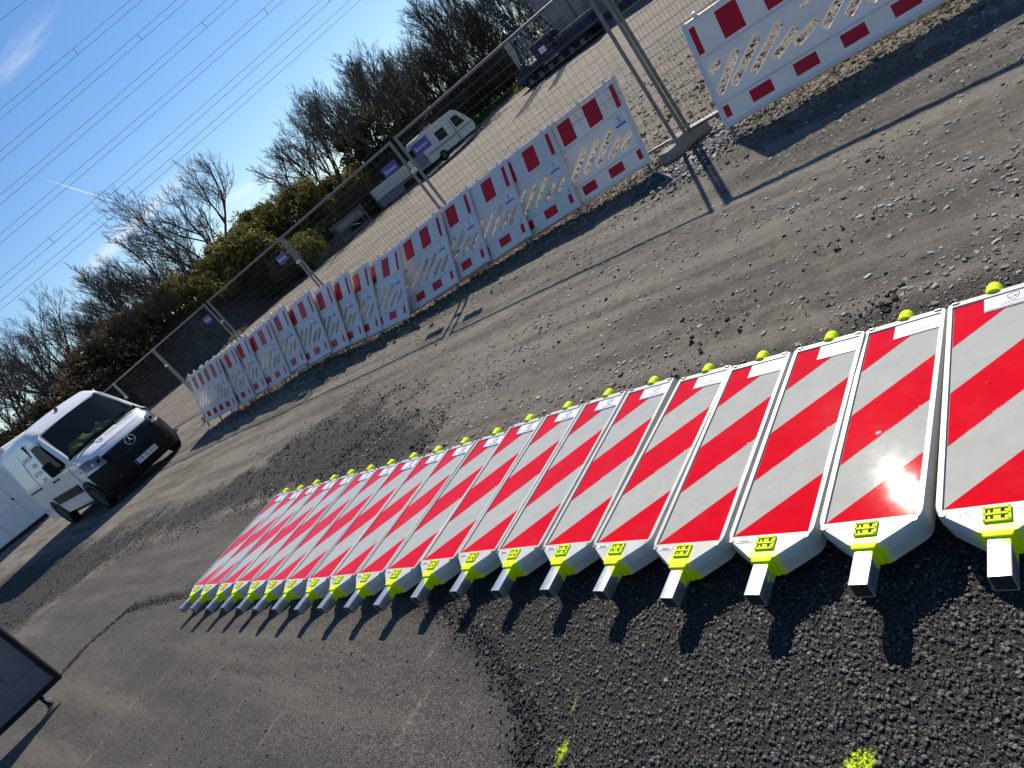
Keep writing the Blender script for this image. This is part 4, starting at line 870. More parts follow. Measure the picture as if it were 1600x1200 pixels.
    def blades(name, x, y, s, m, label):
        hz, _ = bank_h(x, y); z = zt(x, y)+np.maximum(hz, 0)-0.05; q = len(x); a = rng.uniform(0, 6.28, q); ln = s*rng.uniform(.5, 1.4, q); lx = rng.normal(0, .35, q)*ln; ly = rng.normal(0, .35, q)*ln; w = ln*0.22
        P = np.stack([np.stack([x-np.cos(a)*w, y-np.sin(a)*w, z], 1), np.stack([x+np.cos(a)*w, y+np.sin(a)*w, z], 1), np.stack([x+lx, y+ly, z+ln], 1)], 1).reshape(-1, 3)
        me = bpy.data.meshes.new(name); me.from_pydata(P.tolist(), [], [(3*i, 3*i+1, 3*i+2) for i in range(q)]); at = me.attributes.new('tint', 'FLOAT', 'POINT'); at.data.foreach_set('value', np.repeat(rng.random(q), 3).astype(np.float32)); me.materials.append(m)
        tag(mesh_obj(name, me), label=label, kind='stuff')
    blades('grass', x, y, 0.32, leaf_mat('grass', (0.06, 0.09, 0.012), (0.15, 0.18, 0.025), (0.32, 0.33, 0.06)), 'fresh grass strip at the edge of the yard')
    n = 16000; t = rng.uniform(-45, 20, n); y = rng.uniform(43, 72, n); _, d = bank_h(t, y); k = (d > 0.2) & (d < 7); blades('bank_weeds', t[k], y[k], 0.30, leaf_mat('weeds', (0.030, 0.026, 0.012), (0.075, 0.065, 0.024), (0.17, 0.15, 0.05)), 'dead weeds covering the dark bank')
build_plants()

# ------------------------------------------------------------------ white panel van
M_PAINT = mat('van_paint', (0.80, 0.79, 0.80), 0.25, vary=0.02, coat=0.25, dirt=0.05, scale=3)
M_VGLASS = None
def glass_mat():
    m, N, L, b = new_mat('tinted_glass'); tc = N.new('ShaderNodeTexCoord'); n = _noise(N, L, tc.outputs['Object'], 3)
    L.new(_ramp(N, L, n, [(0, (0.010, 0.012, 0.014)), (1, (0.018, 0.020, 0.022))]), b.inputs['Base Color']); b.inputs['Roughness'].default_value = 0.03; b.inputs['Alpha'].default_value = 0.62; return m
M_GLASS = glass_mat()
M_TYRE = mat('tyre_rubber', (0.010, 0.010, 0.010), 0.9, spec=0.15); M_CHROME = mat('chrome', (0.75, 0.76, 0.78), 0.12, metal=1.0, vary=0.03)
M_RIM = mat('steel_rim', (0.06, 0.062, 0.065), 0.55, metal=0.3); M_LAMP = mat('lamp_glass', (0.16, 0.17, 0.19), 0.12, metal=0.25, vary=0.3, scale=14)
M_PLATE = mat('plate_white', (0.78, 0.78, 0.76), 0.4); M_INK = mat('black_print', (0.02, 0.02, 0.025), 0.5); M_EU = mat('plate_blue', (0.01, 0.05, 0.35), 0.4); M_HIVIS = mat('hi_vis_fabric', (0.20, 0.34, 0.02), 0.8, vary=0.2, scale=9)
M_SEAM = mat('seam_grey', (0.10, 0.10, 0.105), 0.6); M_CABIN = mat('cabin_trim', (0.022, 0.022, 0.024), 0.7); M_AMBER = mat('amber_lens', (0.6, 0.25, 0.02), 0.2)  # seam material is one dark grey, shared by rack, rollers and roof
def build_van():
    root = empty('white_van', label='white panel van parked facing the yard with black grille and number plate', cat='van')
    def roofz(x):
        P = [(-1.42, 2.22), (-1.35, 2.31), (-1.0, 2.39), (1.2, 2.41), (2.1, 2.36), (2.45, 2.24), (2.65, 2.10), (3.36, 1.345), (3.70, 1.23), (3.9, 1.16)]
        return float(np.interp(x, [p[0] for p in P], [p[1] for p in P]))
    def hw(x): return float(np.interp(x, [-1.42, -1.3, 2.6, 3.3, 3.72], [.94, .985, .985, .965, .935]))
    def side_y(x, z):
        w = hw(x); return w*(0.985 if z < .5 else 1.0)-max(0, z-1.12)*0.135 - 0.012*math.exp(-((z-1.0)/.05)**2)
    def section(x, top):
        P = []; zs = [.34, .50, .62, .82, .93, 1.0, 1.07, 1.2, 1.45, 1.7, 1.95, 2.15]
        zr = top; rc = min(.20, max(.05, (zr-1.1)*.5)); ze = zr-rc
        for z in zs: zz = min(z, ze); P.append((side_y(x, zz), zz))
        y0 = side_y(x, ze)
        for k in range(1, 6): a = k*math.pi/10; P.append((y0-rc*1.15*(1-math.cos(a)), ze+(rc-.03)*math.sin(a)))
        P.append(((y0-rc)*.5, zr-.008)); P.append((0, zr)); return P
    xs = [-1.42, -1.38, -1.3, -.9, -.6, -.2, .3, .8, 1.3, 1.75, 2.1, 2.3, 2.45, 2.56, 2.65]
    mb = MB(); L_ = []
    for x in xs:
        s = section(x, roofz(x)); L_.append([(x, -y, z) for y, z in s]+[(x, y, z) for y, z in reversed(s[:-1])])
    mb.loft(L_, False); mb.face(list(range(len(L_[0]))))
    # lower cab sides and scuttle ahead of the windscreen pillars
    L_ = []
    for x in (2.65, 2.9, 3.1, 3.36, 3.5, 3.66):
        top = 1.30 if x < 3.3 else roofz(x)-0.03; s = [(side_y(x, z), z) for z in (.34, .5, .62, .82, .93, 1.0, 1.07, 1.16)]+[(side_y(x, 1.2)-.01, top-.03), (side_y(x, 1.2)-.06, top)]
        L_.append(([(x, -y, z) for y, z in s], [(x, y, z) for y, z in s]))
    mb.loft([a for a, b in L_], False); mb.loft([b for a, b in L_], False)
    # windscreen pillars
    for sg in (-1, 1):
        a0, a1 = Vector((2.65, sg*side_y(2.65, 1.30), 1.27)), Vector((3.40, sg*.925, 1.25)); b0, b1 = Vector((2.30, sg*.80, 2.16)), Vector((2.68, sg*.70, 2.09))
        mb.poly([(2.58, sg*.845, 1.98), (2.70, sg*.80, 2.05), (3.42, sg*.875, 1.33), (3.42, sg*.945, 1.26), (3.30, sg*.945, 1.26)]); mb.poly([(2.70, sg*.80, 2.05), (2.62, sg*.70, 2.13), (3.38, sg*.84, 1.36), (3.42, sg*.875, 1.33)])
        mb.poly([(2.40, sg*.85, 2.20), (2.62, sg*.70, 2.13), (2.70, sg*.80, 2.05), (2.58, sg*.845, 1.98), (2.30, sg*.86, 1.98)])
    mb.build('body', M_PAINT, root, sm=35, recalc=False)
    F = lambda y: 4.24-.08*(abs(y)/.6)**2-.36*max(0, (abs(y)-.58)/.36)**2
    sb = lambda z: float(np.interp(z, [.22, .3, .5, .7, .9, 1.0, 1.09, 1.14], [.09, .03, 0, .01, .05, .09, .15, .22]))
    def sheet(ys, zs, off=0.0, fy=lambda y, z: y):
        m_ = MB(); m_.loft([[(F(y)-sb(z)+off, fy(y, z), z) for y in ys] for z in zs], False); return m_
    yy = list(np.linspace(-.935, .935, 25))
    sheet(yy, [.70, .80, .90, 1.0, 1.07, 1.12, 1.16]).build('nose_panel', M_PAINT, root, sm=50, recalc=False)
    hood = MB(); rows = []
    for t in np.linspace(0, 1, 9):
        rows.append([((F(y)-.20)*(1-t)+(3.37+.04*(1-(y/.9)**2))*t, y*(1-.02*t), 1.125+(1.335-1.125)*t**0.85+.03*math.sin(math.pi*t)-.05*(abs(y)/.93)**6) for y in np.linspace(-.93, .93, 19)])
    hood.loft(rows, False); hood.build('bonnet', M_PAINT, root, sm=50, recalc=False)
    bm_ = MB(); yb = list(np.linspace(-.965, .965, 27)); bm_.loft([[(F(y*.965)-sb(z)+.03, y, z) for y in yb] for z in (.20, .24, .32, .5, .66, .80, .845, .85)], False); bm_.build('bumper', M_BLACK, root, sm=50, recalc=False)
    # grille: surround, slats
    g = sheet(list(np.linspace(-.60, .60, 17)), [.70, .78, .86, .92, .97, 1.0], .012, lambda y, z: y*(1.0+.12*(z-.88))); go = g.build('grille', M_BLACK, root, sm=50, recalc=False)
    for z in (.75, .82, .89, .955):
        s = MB(); s.tube([(F(y)-sb(z)+.022, y, z) for y in np.linspace(-.50, .50, 9)], .014, 6); s.build('slat', mat('grille_bar', (0.03, 0.03, 0.032), 0.3) if z == .75 else bpy.data.materials['grille_bar'], go)
    st = MB(); cx = F(0)-sb(.90)+.05
    st.tube([(cx, .105*math.cos(a), 0.895+.105*math.sin(a)) for a in np.linspace(0, 2*math.pi, 25)], .008, 6, False)
    for a in (90, 210, 330):
        a = R(a); n = Vector((0, -math.sin(a), math.cos(a))); t = Vector((0, math.cos(a), math.sin(a))); c = Vector((cx, 0, .895))
        st.poly([c+n*.016, c+t*.10, c-n*.016, c-t*.005])
        st.poly([c+n*.016+Vector((.008, 0, 0)), c+t*.10, c-n*.016+Vector((.008, 0, 0)), c-t*.005+Vector((.008, 0, 0))])
    st.build('star_emblem', M_CHROME, go, recalc=False)
    for sg in (-1, 1):
        ys = list(sg*np.linspace(.61, .915, 9)); h_ = MB(); h_.loft([[(F(y)-sb(z)+.016, y*(1-.0*(z-.9)), z+(.055 if abs(y) > .75 else 0.0)*(abs(y)-.6)/.3) for y in ys] for z in (.86, .92, .98, 1.03, 1.07)], False)
        ho = h_.build('headlight', M_LAMP, root, sm=50, recalc=False)
        for k, y in enumerate((.68, .78)): e = MB(); e.tube([(F(sg*y)-sb(.95)+.0, sg*y, .965), (F(sg*y)-sb(.95)+.028, sg*y, .965)], .042, 12); e.build('reflector', M_CHROME if k else M_BLACK, ho)
        fo = MB(); fo.loft([[(F(y)-sb(z)+.04, y, z) for y in sg*np.linspace(.62, .80, 5)] for z in (.42, .47)], False); fo.build('fog_strip', M_FSTEEL, root, recalc=False)
        vt = MB(); vt.poly([(3.62, sg*.26, 1.338), (3.62, sg*.70, 1.318), (3.55, sg*.74, 1.326), (3.52, sg*.26, 1.352)]); vt.build('bonnet_vent', M_BLACK, root, recalc=False)
    pl = MB(); px = F(0)+.045; pl.box((px, 0, .45), (.012, .53, .115)); po = pl.build('number_plate', M_PLATE, root, bevel=.003, bseg=1)
    eu = MB(); eu.box((px+.0065, -.243, .45), (.002, .042, .108)); eu.build('euro_strip', M_EU, po)
    T = lambda y, z, x: Matrix(((0, 0, 1, x), (1, 0, 0, y), (0, 1, 0, z), (0, 0, 0, 1)))
    tx = text_mesh('lettering', 'ST  BJ 502', .108, .0005); tx.transform(T(.02, .452, px+.0075)); mesh_obj('lettering', tx, po, M_INK)
    sl = MB(); sl.tube([(px+.005, -.092, .45), (px+.0085, -.092, .45)], .018, 10); sl.build('seal', M_FSTEEL, po)
    # windscreen and side glass
    w = MB(); rows = []
    for t in np.linspace(0, 1, 7):
        hwid = .855*(1-t)+.725*t; rows.append([(3.395*(1-t)+2.66*t+.09*(1-(k/6)**2)*(1-.4*t), hwid*k/6, 1.335*(1-t)+2.105*t) for k in range(-6, 7)])
    w.loft(rows, False); wo = w.build('windscreen', M_GLASS, root, sm=60, recalc=False)
    fr = MB(); e = .075
    fr.tube([(rows[0][k][0]+.012, rows[0][k][1], rows[0][k][2]+.02) for k in range(13)], .035, 5); fr.build('scuttle_strip', M_BLACK, root)
    for sg in (1,):
        wp = MB(); wp.tube([(3.44, -.70, 1.38), (3.47, -.1, 1.40)], .012, 5); wp.tube([(3.47, .05, 1.38), (3.47, .62, 1.40)], .012, 5); wp.build('wiper', M_BLACK, root)
    for sg in (-1, 1):
        o = [(3.14, 1.25), (2.62, 1.92), (2.50, 1.985), (1.98, 1.985), (1.93, 1.93), (1.93, 1.36), (2.35, 1.34), (2.55, 1.22)]
        m_ = MB(); m_.poly([(x, sg*(side_y(min(x, 2.65), z)+.014), z) for x, z in o]); m_.build('side_window', M_GLASS if False else mat('door_glass', (0.005, 0.006, 0.007), 0.3, spec=0.02) if sg < 0 else bpy.data.materials['door_glass'], root, recalc=False)
        mi = MB(); mi.prism(round_poly([(-.09, -.16), (.09, -.16), (.09, .16), (-.09, .16)], .04, 3), -.06, .06, 'x'); mi.tube([(0, -.05*sg*0, -.05), (0.0, -sg*.2, -.10)], .03, 6)
        mo = mi.build('door_mirror', M_BLACK, root, sm=40); mo.location = (2.92, sg*1.13, 1.40)
        mg = MB(); mg.prism([(-.07, .02), (.07, .02), (.07, .14), (-.07, .14)], -.0615, -.0605, 'x'); mg.build('mirror_glass', M_CHROME, mo)
        tr = MB(); tr.prism([(.45, .62), (2.80, .62), (2.84, .82), (.41, .82)], sg*.975, sg*1.003, 'y'); tr.build('side_moulding', M_BLACK, root, bevel=.006, bseg=1)
        for hx in (2.08, 1.72): hd = MB(); hd.box((hx, sg*(side_y(hx, 1.13)+.015), 1.13), (.16, .03, .045)); hd.build('handle', M_BLACK, root, bevel=.008, bseg=1)
        for pts in ([(3.18, 1.2), (3.18, .80), (3.0, .62)], [(1.88, .5), (1.86, 1.3), (1.86, 2.02), (2.52, 2.03), (2.66, 1.96)], [(0.55, .84), (.52, 1.9), (.58, 2.1)], [(.5, 1.17), (-.9, 1.17)]):
            s = MB(); s.tube([(x, sg*(side_y(min(x, 2.66), z)-.002), z) for x, z in pts], .006, 4); s.build('seam', M_SEAM, root)
        rl = MB(); rl.box((-.2, sg*(side_y(-.2, 1.17)+.004), 1.17), (1.25, .02, .04)); rl.build('slide_rail', M_BLACK, root)
        for wx in (0, 3.25):
            ar = MB(); ar.prism([(wx+.43*math.cos(a), .36+.43*math.sin(a)) for a in np.linspace(-.15, math.pi+.15, 18)], sg*.90, sg*.992, 'y'); ar.build('wheel_arch', M_BLACK, root)
            ty = MB(); prof = [(.20, .0), (.20, .17), (.29, .205), (.335, .19), (.345, .15), (.345, .06), (.335, .02), (.29, .0)]
            ty.loft([[(r_*math.cos(a), sg*(.80+q), r_*math.sin(a)) for r_, q in prof] for a in np.linspace(0, 2*math.pi, 29)], True); wo_ = ty.build('wheel', M_TYRE, root, sm=40); wo_.location = (wx, 0, .345)
            ri = MB(); ri.loft([[(r_*math.cos(a), sg*(.80+q), r_*math.sin(a)) for r_, q in ((.215, .185), (.20, .175), (.17, .13), (.10, .135), (.085, .17), (.0, .17))] for a in np.linspace(0, 2*math.pi, 25)], False); ri.build('rim', M_RIM, wo_, sm=30)
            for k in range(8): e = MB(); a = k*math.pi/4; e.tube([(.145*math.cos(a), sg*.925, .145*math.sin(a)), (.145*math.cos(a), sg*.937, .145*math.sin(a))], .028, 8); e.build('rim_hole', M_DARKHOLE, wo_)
        le = MB(); le.box((3.52, sg*.955, .98), (.09, .012, .03)); le.build('side_repeater', M_AMBER, root)
    sk = MB(); sk.box((1.6, 0, .33), (4.6, 1.75, .16)); sk.build('underbody', M_BLACK, root)
    # cab interior seen through the windscreen
    ci = MB(); ci.box((1.55, 0, 1.3), (.05, 1.78, 1.7)); ci.box((2.5, 0, .72), (1.9, 1.80, .1)); ci.prism([(3.36, 1.28), (3.05, 1.22), (2.95, 1.05), (2.95, .75), (3.36, .75)], -.86, .86, 'y')
    ci.build('cab_lining', M_CABIN, root)
    for y in (-.46, .50):
        se = MB(); se.box((2.15, y, 1.02), (.55, .62 if y < 0 else .5, .22)); se.box((1.86, y, 1.48), (.18, .62 if y < 0 else .5, .75), Matrix.Rotation(-.2, 3, 'Y')); se.box((1.80, y, 1.92), (.12, .28, .18)); se.build('seat', M_CABIN, root, bevel=.05)
    sw = MB(); sw.tube([(2.72+.08*math.sin(a), .47+.19*math.cos(a), 1.30+.17*math.sin(a)) for a in np.linspace(0, 6.283, 21)], .016, 6, False); sw.build('steering_wheel', M_BLACK, root)
    an = MB(); an.prism([(-.10, 0), (.09, 0), (.03, .055), (-.05, .06)], -.022, .022, 'y'); ao = an.build('antenna', M_BLACK, root, bevel=.008); ao.location = (2.30, 0, 2.30)
    wh = MB(); wh.tube([(0, 0, .05), (-.30, 0, .42)], [.006, .003], 5); wh.build('whip', M_BLACK, ao)
    # lettering on bonnet and side
    lm_ = logo_mesh('bonnet_logo', .17); Bm = Matrix(((0, -.85, .5, 3.83), (1, 0, 0, -.30), (0, .5, .85, 1.262), (0, 0, 0, 1))); Bm = Matrix(((0, -.93, .36, 3.74), (1, 0, 0, -.30), (0, .36, .93, 1.2985), (0, 0, 0, 1)))
    def on_hood(x, y):
        t = (x-(F(y)-.20))/((3.37+.04*(1-(y/.9)**2))-(F(y)-.20)); return 1.125+.21*t**.85+.03*math.sin(math.pi*t)+.004
    def hood_decal(me, cx, cy):
        for v in me.vertices: X, Y = cx-v.co.y, cy+v.co.x; v.co = (X, Y, on_hood(X, Y)+v.co.z*0)
        return me
    mesh_obj('bonnet_logo', hood_decal(lm_, 3.76, -.28), root, [M_NAVY, M_GREEN])
    tx = text_mesh('bonnet_lettering', 'BJ Strassen- und Tiefbau\nBaustellensicherung GmbH', .066, 0, 'LEFT'); mesh_obj('bonnet_lettering', hood_decal(tx, 3.74, -.13), root, M_GREYP)
    for sg in (-1,):
        for txt, x, z, s in (('STRASSEN- UND', 1.62, 1.86, .135), ('TIEFBAU', 1.55, 1.66, .135), ('BAUSTELLEN-', 1.50, 1.47, .135), ('SERVICE', 1.46, 1.28, .12)):
            tx = text_mesh('side_lettering', txt, s, 0, 'RIGHT')
            for v in tx.vertices: X, Z = x-(.0)+v.co.x, z+v.co.y; v.co = (X, sg*(side_y(X, Z)+.004), Z)
            mesh_obj('side_lettering', tx, root, M_NAVY)
        sw_ = MB(); P = [(.58, 1.9), (.50, 1.84), (.42, 1.62), (.40, 1.40), (.46, 1.22), (.48, 1.22), (.46, 1.42), (.49, 1.62), (.58, 1.80)]; sw_.poly([(x, sg*(side_y(x, z)+.004), z) for x, z in P]); sw_.build('side_swoosh', M_NAVY, root, recalc=False)
    a = -0.834; root.matrix_world = Matrix.Translation((-9.83, 18.55, -.035)) @ Matrix.Rotation(a, 4, 'Z')
    # two high visibility jackets lying on the dashboard
    for k, (x, y, z, sx, sy) in enumerate(((3.02, -.36, 1.38, .24, .30), (2.98, .16, 1.36, .16, .24))):
        bm = bmesh.new(); bmesh.ops.create_icosphere(bm, subdivisions=3, radius=1)
        for v in bm.verts:
            q = v.co.copy(); f_ = 1+.35*math.sin(q.x*5+k)*math.cos(q.y*6)+.2*math.sin(q.z*9+q.x*7); v.co = (q.x*sx*f_, q.y*sy*f_, max(-.06, q.z*.17*f_))
        me = bpy.data.meshes.new('safety_jacket'); bm.to_mesh(me); bm.free(); smooth(me, 60)
        j = mesh_obj('safety_jacket', me, None, M_HIVIS); j.matrix_world = root.matrix_world @ Matrix.Translation((x, y, z))
        tag(j, ('crumpled lime safety jacket behind the van windscreen, on the passenger side', 'smaller lime safety jacket behind the middle of the van windscreen')[k], 'jacket')
build_van()

# ------------------------------------------------------------------ container, upright panel at the lower edge
M_CONT = mat('container_white', (0.66, 0.66, 0.70), 0.5, vary=0.05, scale=2, dirt=0.2, dirt_col=(0.45, 0.45, 0.47))
def build_left():
    root = empty('site_container', label='white site container with flat panels and small locks behind the van', cat='container')
    W, H, D = 7.0, 2.7, 2.4
    b = MB(); b.box((-W/2, D/2, .12+H/2), (W, D, H)); b.build('body', M_CONT, root, bevel=.02)
    k = 0
    for i in range(6):
        for j in range(3):
            p = MB(); p.box((-W/12-i*W/6, -.012, .14+H/6+j*H/3), (W/6-.02, .03, H/3-.02)); p.build('panel', M_CONT, root, bevel=.006, bseg=1); k += 1
    for x in (-1.17, -2.34, -3.5): l = MB(); l.box((x, -.035, 1.22), (.06, .03, .09)); l.build('lock', M_BLACK, root)
    s = MB(); s.box((-W/2, D/2, .06), (W-.1, D-.1, .12)); s.build('skid', M_BLACK, root)
    root.matrix_world = Matrix.Translation((-15.4, 26.6, .0)) @ Matrix.Rotation(R(-5), 4, 'Z')
    # upright dark panel on feet
    M_DK = mat('dark_steel_sheet', (0.10, 0.11, 0.155), 0.32, metal=0.0, vary=0.12, scale=2.5, rvary=0.3)
    root = empty('upright_board', label='dark blue grey board in a black frame standing on short feet', cat='board')
    W, H = 2.0, 2.1
    p = MB(); p.box((-W/2, .02, H/2), (W-.06, .02, H-.06)); p.build('sheet', M_DK, root)
    for (c, sz) in (((-.02, 0, H/2), (.04, .07, H)), ((-W+.02, 0, H/2), (.04, .07, H))):
        f = MB(); f.box(c, sz); f.build('upright', M_BLACK, root, bevel=.006, bseg=1)
    for z in (.02, H-.02): f = MB(); f.box((-W/2, 0, z), (W-.082, .068, .04)); f.build('cross_rail', M_BLACK, root, bevel=.006, bseg=1)
    for z in (.16,): f = MB(); f.box((-W/2, .004, z), (W-.10, .018, .15)); f.build('kick_strip', mat('kick_sheet', (0.10, 0.11, 0.15), 0.3), root)
    f = MB(); f.box((-.30, .004, H/2+.1), (.02, .016, H-.4)); f.build('stiffener', M_DK, root)
    for x in (-.22, -1.05, -1.8):
        f = MB(); f.tube([(x, 0, -.105), (x, 0, .0)], .018, 8); f.box((x, 0, -.11), (.05, .06, .012)); fo = f.build('foot', M_BLACK, root); f = MB(); f.box((x+.03, -.02, -.05), (.03, .012, .045)); f.box((x-.03, -.02, -.085), (.025, .012, .02)); f.build('tape', M_PLATE, fo)
    root.matrix_world = Matrix.Translation((-4.66, 6.03, .115)) @ Matrix.Rotation(R(24), 4, 'Z')
build_left()

# ------------------------------------------------------------------ caravan, trailer, rack, planks
M_CARA = mat('caravan_skin', (0.55, 0.55, 0.53), 0.45, vary=0.05, scale=2, dirt=0.25, dirt_col=(0.35, 0.34, 0.30)); M_CARAG = mat('caravan_grey', (0.26, 0.27, 0.29), 0.5); M_CWIN = mat('caravan_window', (0.016, 0.014, 0.013), 0.35, spec=0.15)
def build_yard():
    root = empty('caravan', label='old white caravan with a grey stripe parked beside the bank', cat='caravan')
    L_, W = 4.9, 2.1; prof = round_poly([(0, .45), (L_-.15, .45), (L_+.05, .95), (L_-.35, 1.75), (L_-.9, 2.55), (.35, 2.55), (.02, 2.2)], [.05, .15, .25, .2, .35, .3, .2], 4)
    b = MB(); b.prism(prof, 0, W, 'y'); b.build('body', M_CARA, root, sm=30)
    def onside(name, pts, m, off=.012, y=0): s = MB(); s.prism(pts, y-off, y+.001, 'y'); return s.build(name, m, root)
    onside('window', round_poly([(1.55, 1.30), (2.45, 1.30), (2.45, 1.98), (1.55, 1.98)], .06, 2), M_CWIN, .02)
    onside('window', round_poly([(3.35, 1.35), (4.30, 1.35), (3.95, 2.1), (3.35, 2.1)], .08, 2), M_CWIN, .02)
    onside('stripe', [(.1, .95), (3.1, .95), (3.1, 1.10), (.1, 1.10)], M_CARAG); onside('stripe', [(3.2, 1.02), (4.8, 1.02), (4.8, 1.12), (3.2, 1.12)], M_CARAG)
    for x in (.35, .8, 1.25, 2.75): onside('seam', [(x, .5), (x+.015, .5), (x+.015, 2.45), (x, 2.45)], M_SEAM, .006)
    onside('door', round_poly([(2.62, .55), (3.18, .55), (3.18, 2.2), (2.62, 2.2)], .06, 2), M_CARA, .01)
    onside('awning_rail', [(3.12, .5), (3.2, .5), (3.2, 2.0), (3.12, 2.2)], M_SEAM, .02)
    ar = MB(); ar.prism([(1.2+.42*math.cos(a), .33+.42*math.sin(a)) for a in np.linspace(0, math.pi, 12)], -.015, .2, 'y'); ar.build('wheel_arch', M_BLACK, root)
    wh = MB(); wh.tube([(1.2, -.02, .33), (1.2, .18, .33)], .33, 20); wo = wh.build('wheel', M_TYRE, root); hb = MB(); hb.tube([(1.2, -.035, .33), (1.2, 0, .33)], .18, 14); hb.build('hubcap', M_RIM, wo)
    rr = MB(); rr.box((-.012, W/2, 1.35), (.02, W-.3, 1.5)); rr.build('rear_wall', M_CARAG, root); rw = MB(); rw.box((-.03, W/2+.1, 1.75), (.02, 1.3, .55)); rw.build('rear_window', M_CWIN, root)
    for y in (.2, W-.2): t = MB(); t.box((-.03, y, 1.0), (.03, .16, .34)); t.build('tail_light', mat('tail_lens', (0.35, 0.03, 0.015), 0.25) if y < 1 else bpy.data.materials['tail_lens'], root)
    ch = MB(); ch.box((2.5, W/2, .38), (4.6, 1.7, .12)); ch.tube([(4.6, W/2-.4, .42), (6.0, W/2, .45)], .04, 6); ch.tube([(4.6, W/2+.4, .42), (6.0, W/2, .45)], .04, 6); ch.tube([(5.8, W/2, .05), (5.8, W/2, .6)], .03, 6); ch.build('chassis', M_BLACK, root)
    rf = MB(); rf.box((1.9, W/2, 2.60), (.7, .7, .12)); rf.build('roof_hatch', M_SEAM, root, bevel=.02)
    a = math.atan2(.42, .907); root.matrix_world = Matrix.Translation((5.35, 52.6, .42)) @ Matrix.Rotation(a, 4, 'Z')
    # flat bed trailer with beige drop sides
    M_BEIGE = mat('trailer_side', (0.50, 0.48, 0.42), 0.55, vary=0.06, dirt=0.25, dirt_col=(0.33, 0.30, 0.25)); M_TARP = mat('grey_tarp', (0.17, 0.175, 0.19), 0.6, vary=0.25)
    root = empty('flatbed_trailer', label='trailer with a beige drop side and grey lower skirt left of the caravan', cat='trailer')
    W = 4.5
    s = MB(); s.box((W/2, .03, 1.18), (W, .06, .78)); s.build('drop_side', M_BEIGE, root, bevel=.01)
    s = MB(); s.box((W/2, .05, 1.59), (W, .10, .05)); s.build('top_rail', M_PLATE, root)
    s = MB(); s.box((W/2, 1.0, 1.18), (W-.1, 1.8, .74)); s.build('load_body', M_BEIGE, root)
    s = MB(); s.box((W*.42, .12, .45), (W*.80, .04, .60)); s.build('skirt', M_TARP, root)
    s = MB(); s.box((W*.68, .09, .40), (1.5, .04, .45)); s.build('dark_opening', M_BLACK, root, bevel=.02)  # thin black sheet stands in for the dark opening in the skirt
    s = MB(); s.box((W/2, 1.0, .70), (W, 1.6, .14)); s.build('chassis', M_BLACK, root)
    for x in (.55, 3.9): s = MB(); s.tube([(x, .15, .32), (x, .4, .32)], .32, 18); s.build('wheel', M_TYRE, root)
    for x in (0.0, W): s = MB(); s.box((x, .0, .95), (.08, .10, 1.35)); s.build('corner_post', M_SEAM, root)
    root.matrix_world = Matrix.Translation((.62, 55.6, .36)) @ Matrix.Rotation(R(-2), 4, 'Z')
    # steel rack
    root = empty('steel_rack', label='empty grey steel rack with crossed bars beside the trailer', cat='rack')
    for x in (0, 2.4):
        for y in (0, 1.0): s = MB(); s.box((x, y, .75), (.09, .09, 1.5)); s.build('upright', M_SEAM, root)
    for z in (.25, .85, 1.4):
        for y in (0, 1.0): s = MB(); s.box((1.2, y, z), (2.31, .07, .08)); s.build('beam', M_SEAM, root)
    s = MB(); s.tube([(0.05, -.05, .3), (2.35, -.05, 1.35)], .03, 6); s.tube([(0.05, 1.05, 1.35), (2.35, 1.05, .3)], .03, 6); s.build('brace', M_SEAM, root)
    s = MB(); s.box((1.2, .5, 1.1), (2.2, .8, .42)); s.build('crate_load', M_TARP, root)
    root.matrix_world = Matrix.Translation((-2.75, 50.2, .30)) @ Matrix.Rotation(R(22), 4, 'Z')
    M_PLANK = mat('weathered_plank', (0.20, 0.185, 0.165), 0.85, vary=0.35, scale=3)
    root = empty('plank_stack', label='stack of weathered grey planks lying at the foot of the bank', cat='planks')
    for j in range(5):
        for i in range(4):
            s = MB(); s.box((rng.uniform(-.2, .2), i*.28, .12+j*.15), (3.3+rng.uniform(-.3, .3), .24, .07)); s.build('plank', M_PLANK, root, loc=None) if False else mesh_obj('plank', s.mesh('plank'), root, M_PLANK)
    for x in (-1.2, 1.2):
        for j in range(5): s = MB(); s.box((x, .42, .05+j*.15), (.08, 1.15, .068)); mesh_obj('bearer', s.mesh('bearer'), root, M_PLANK)
    root.matrix_world = Matrix.Translation((-3.75, 51.2, .28)) @ Matrix.Rotation(R(14), 4, 'Z')
build_yard()

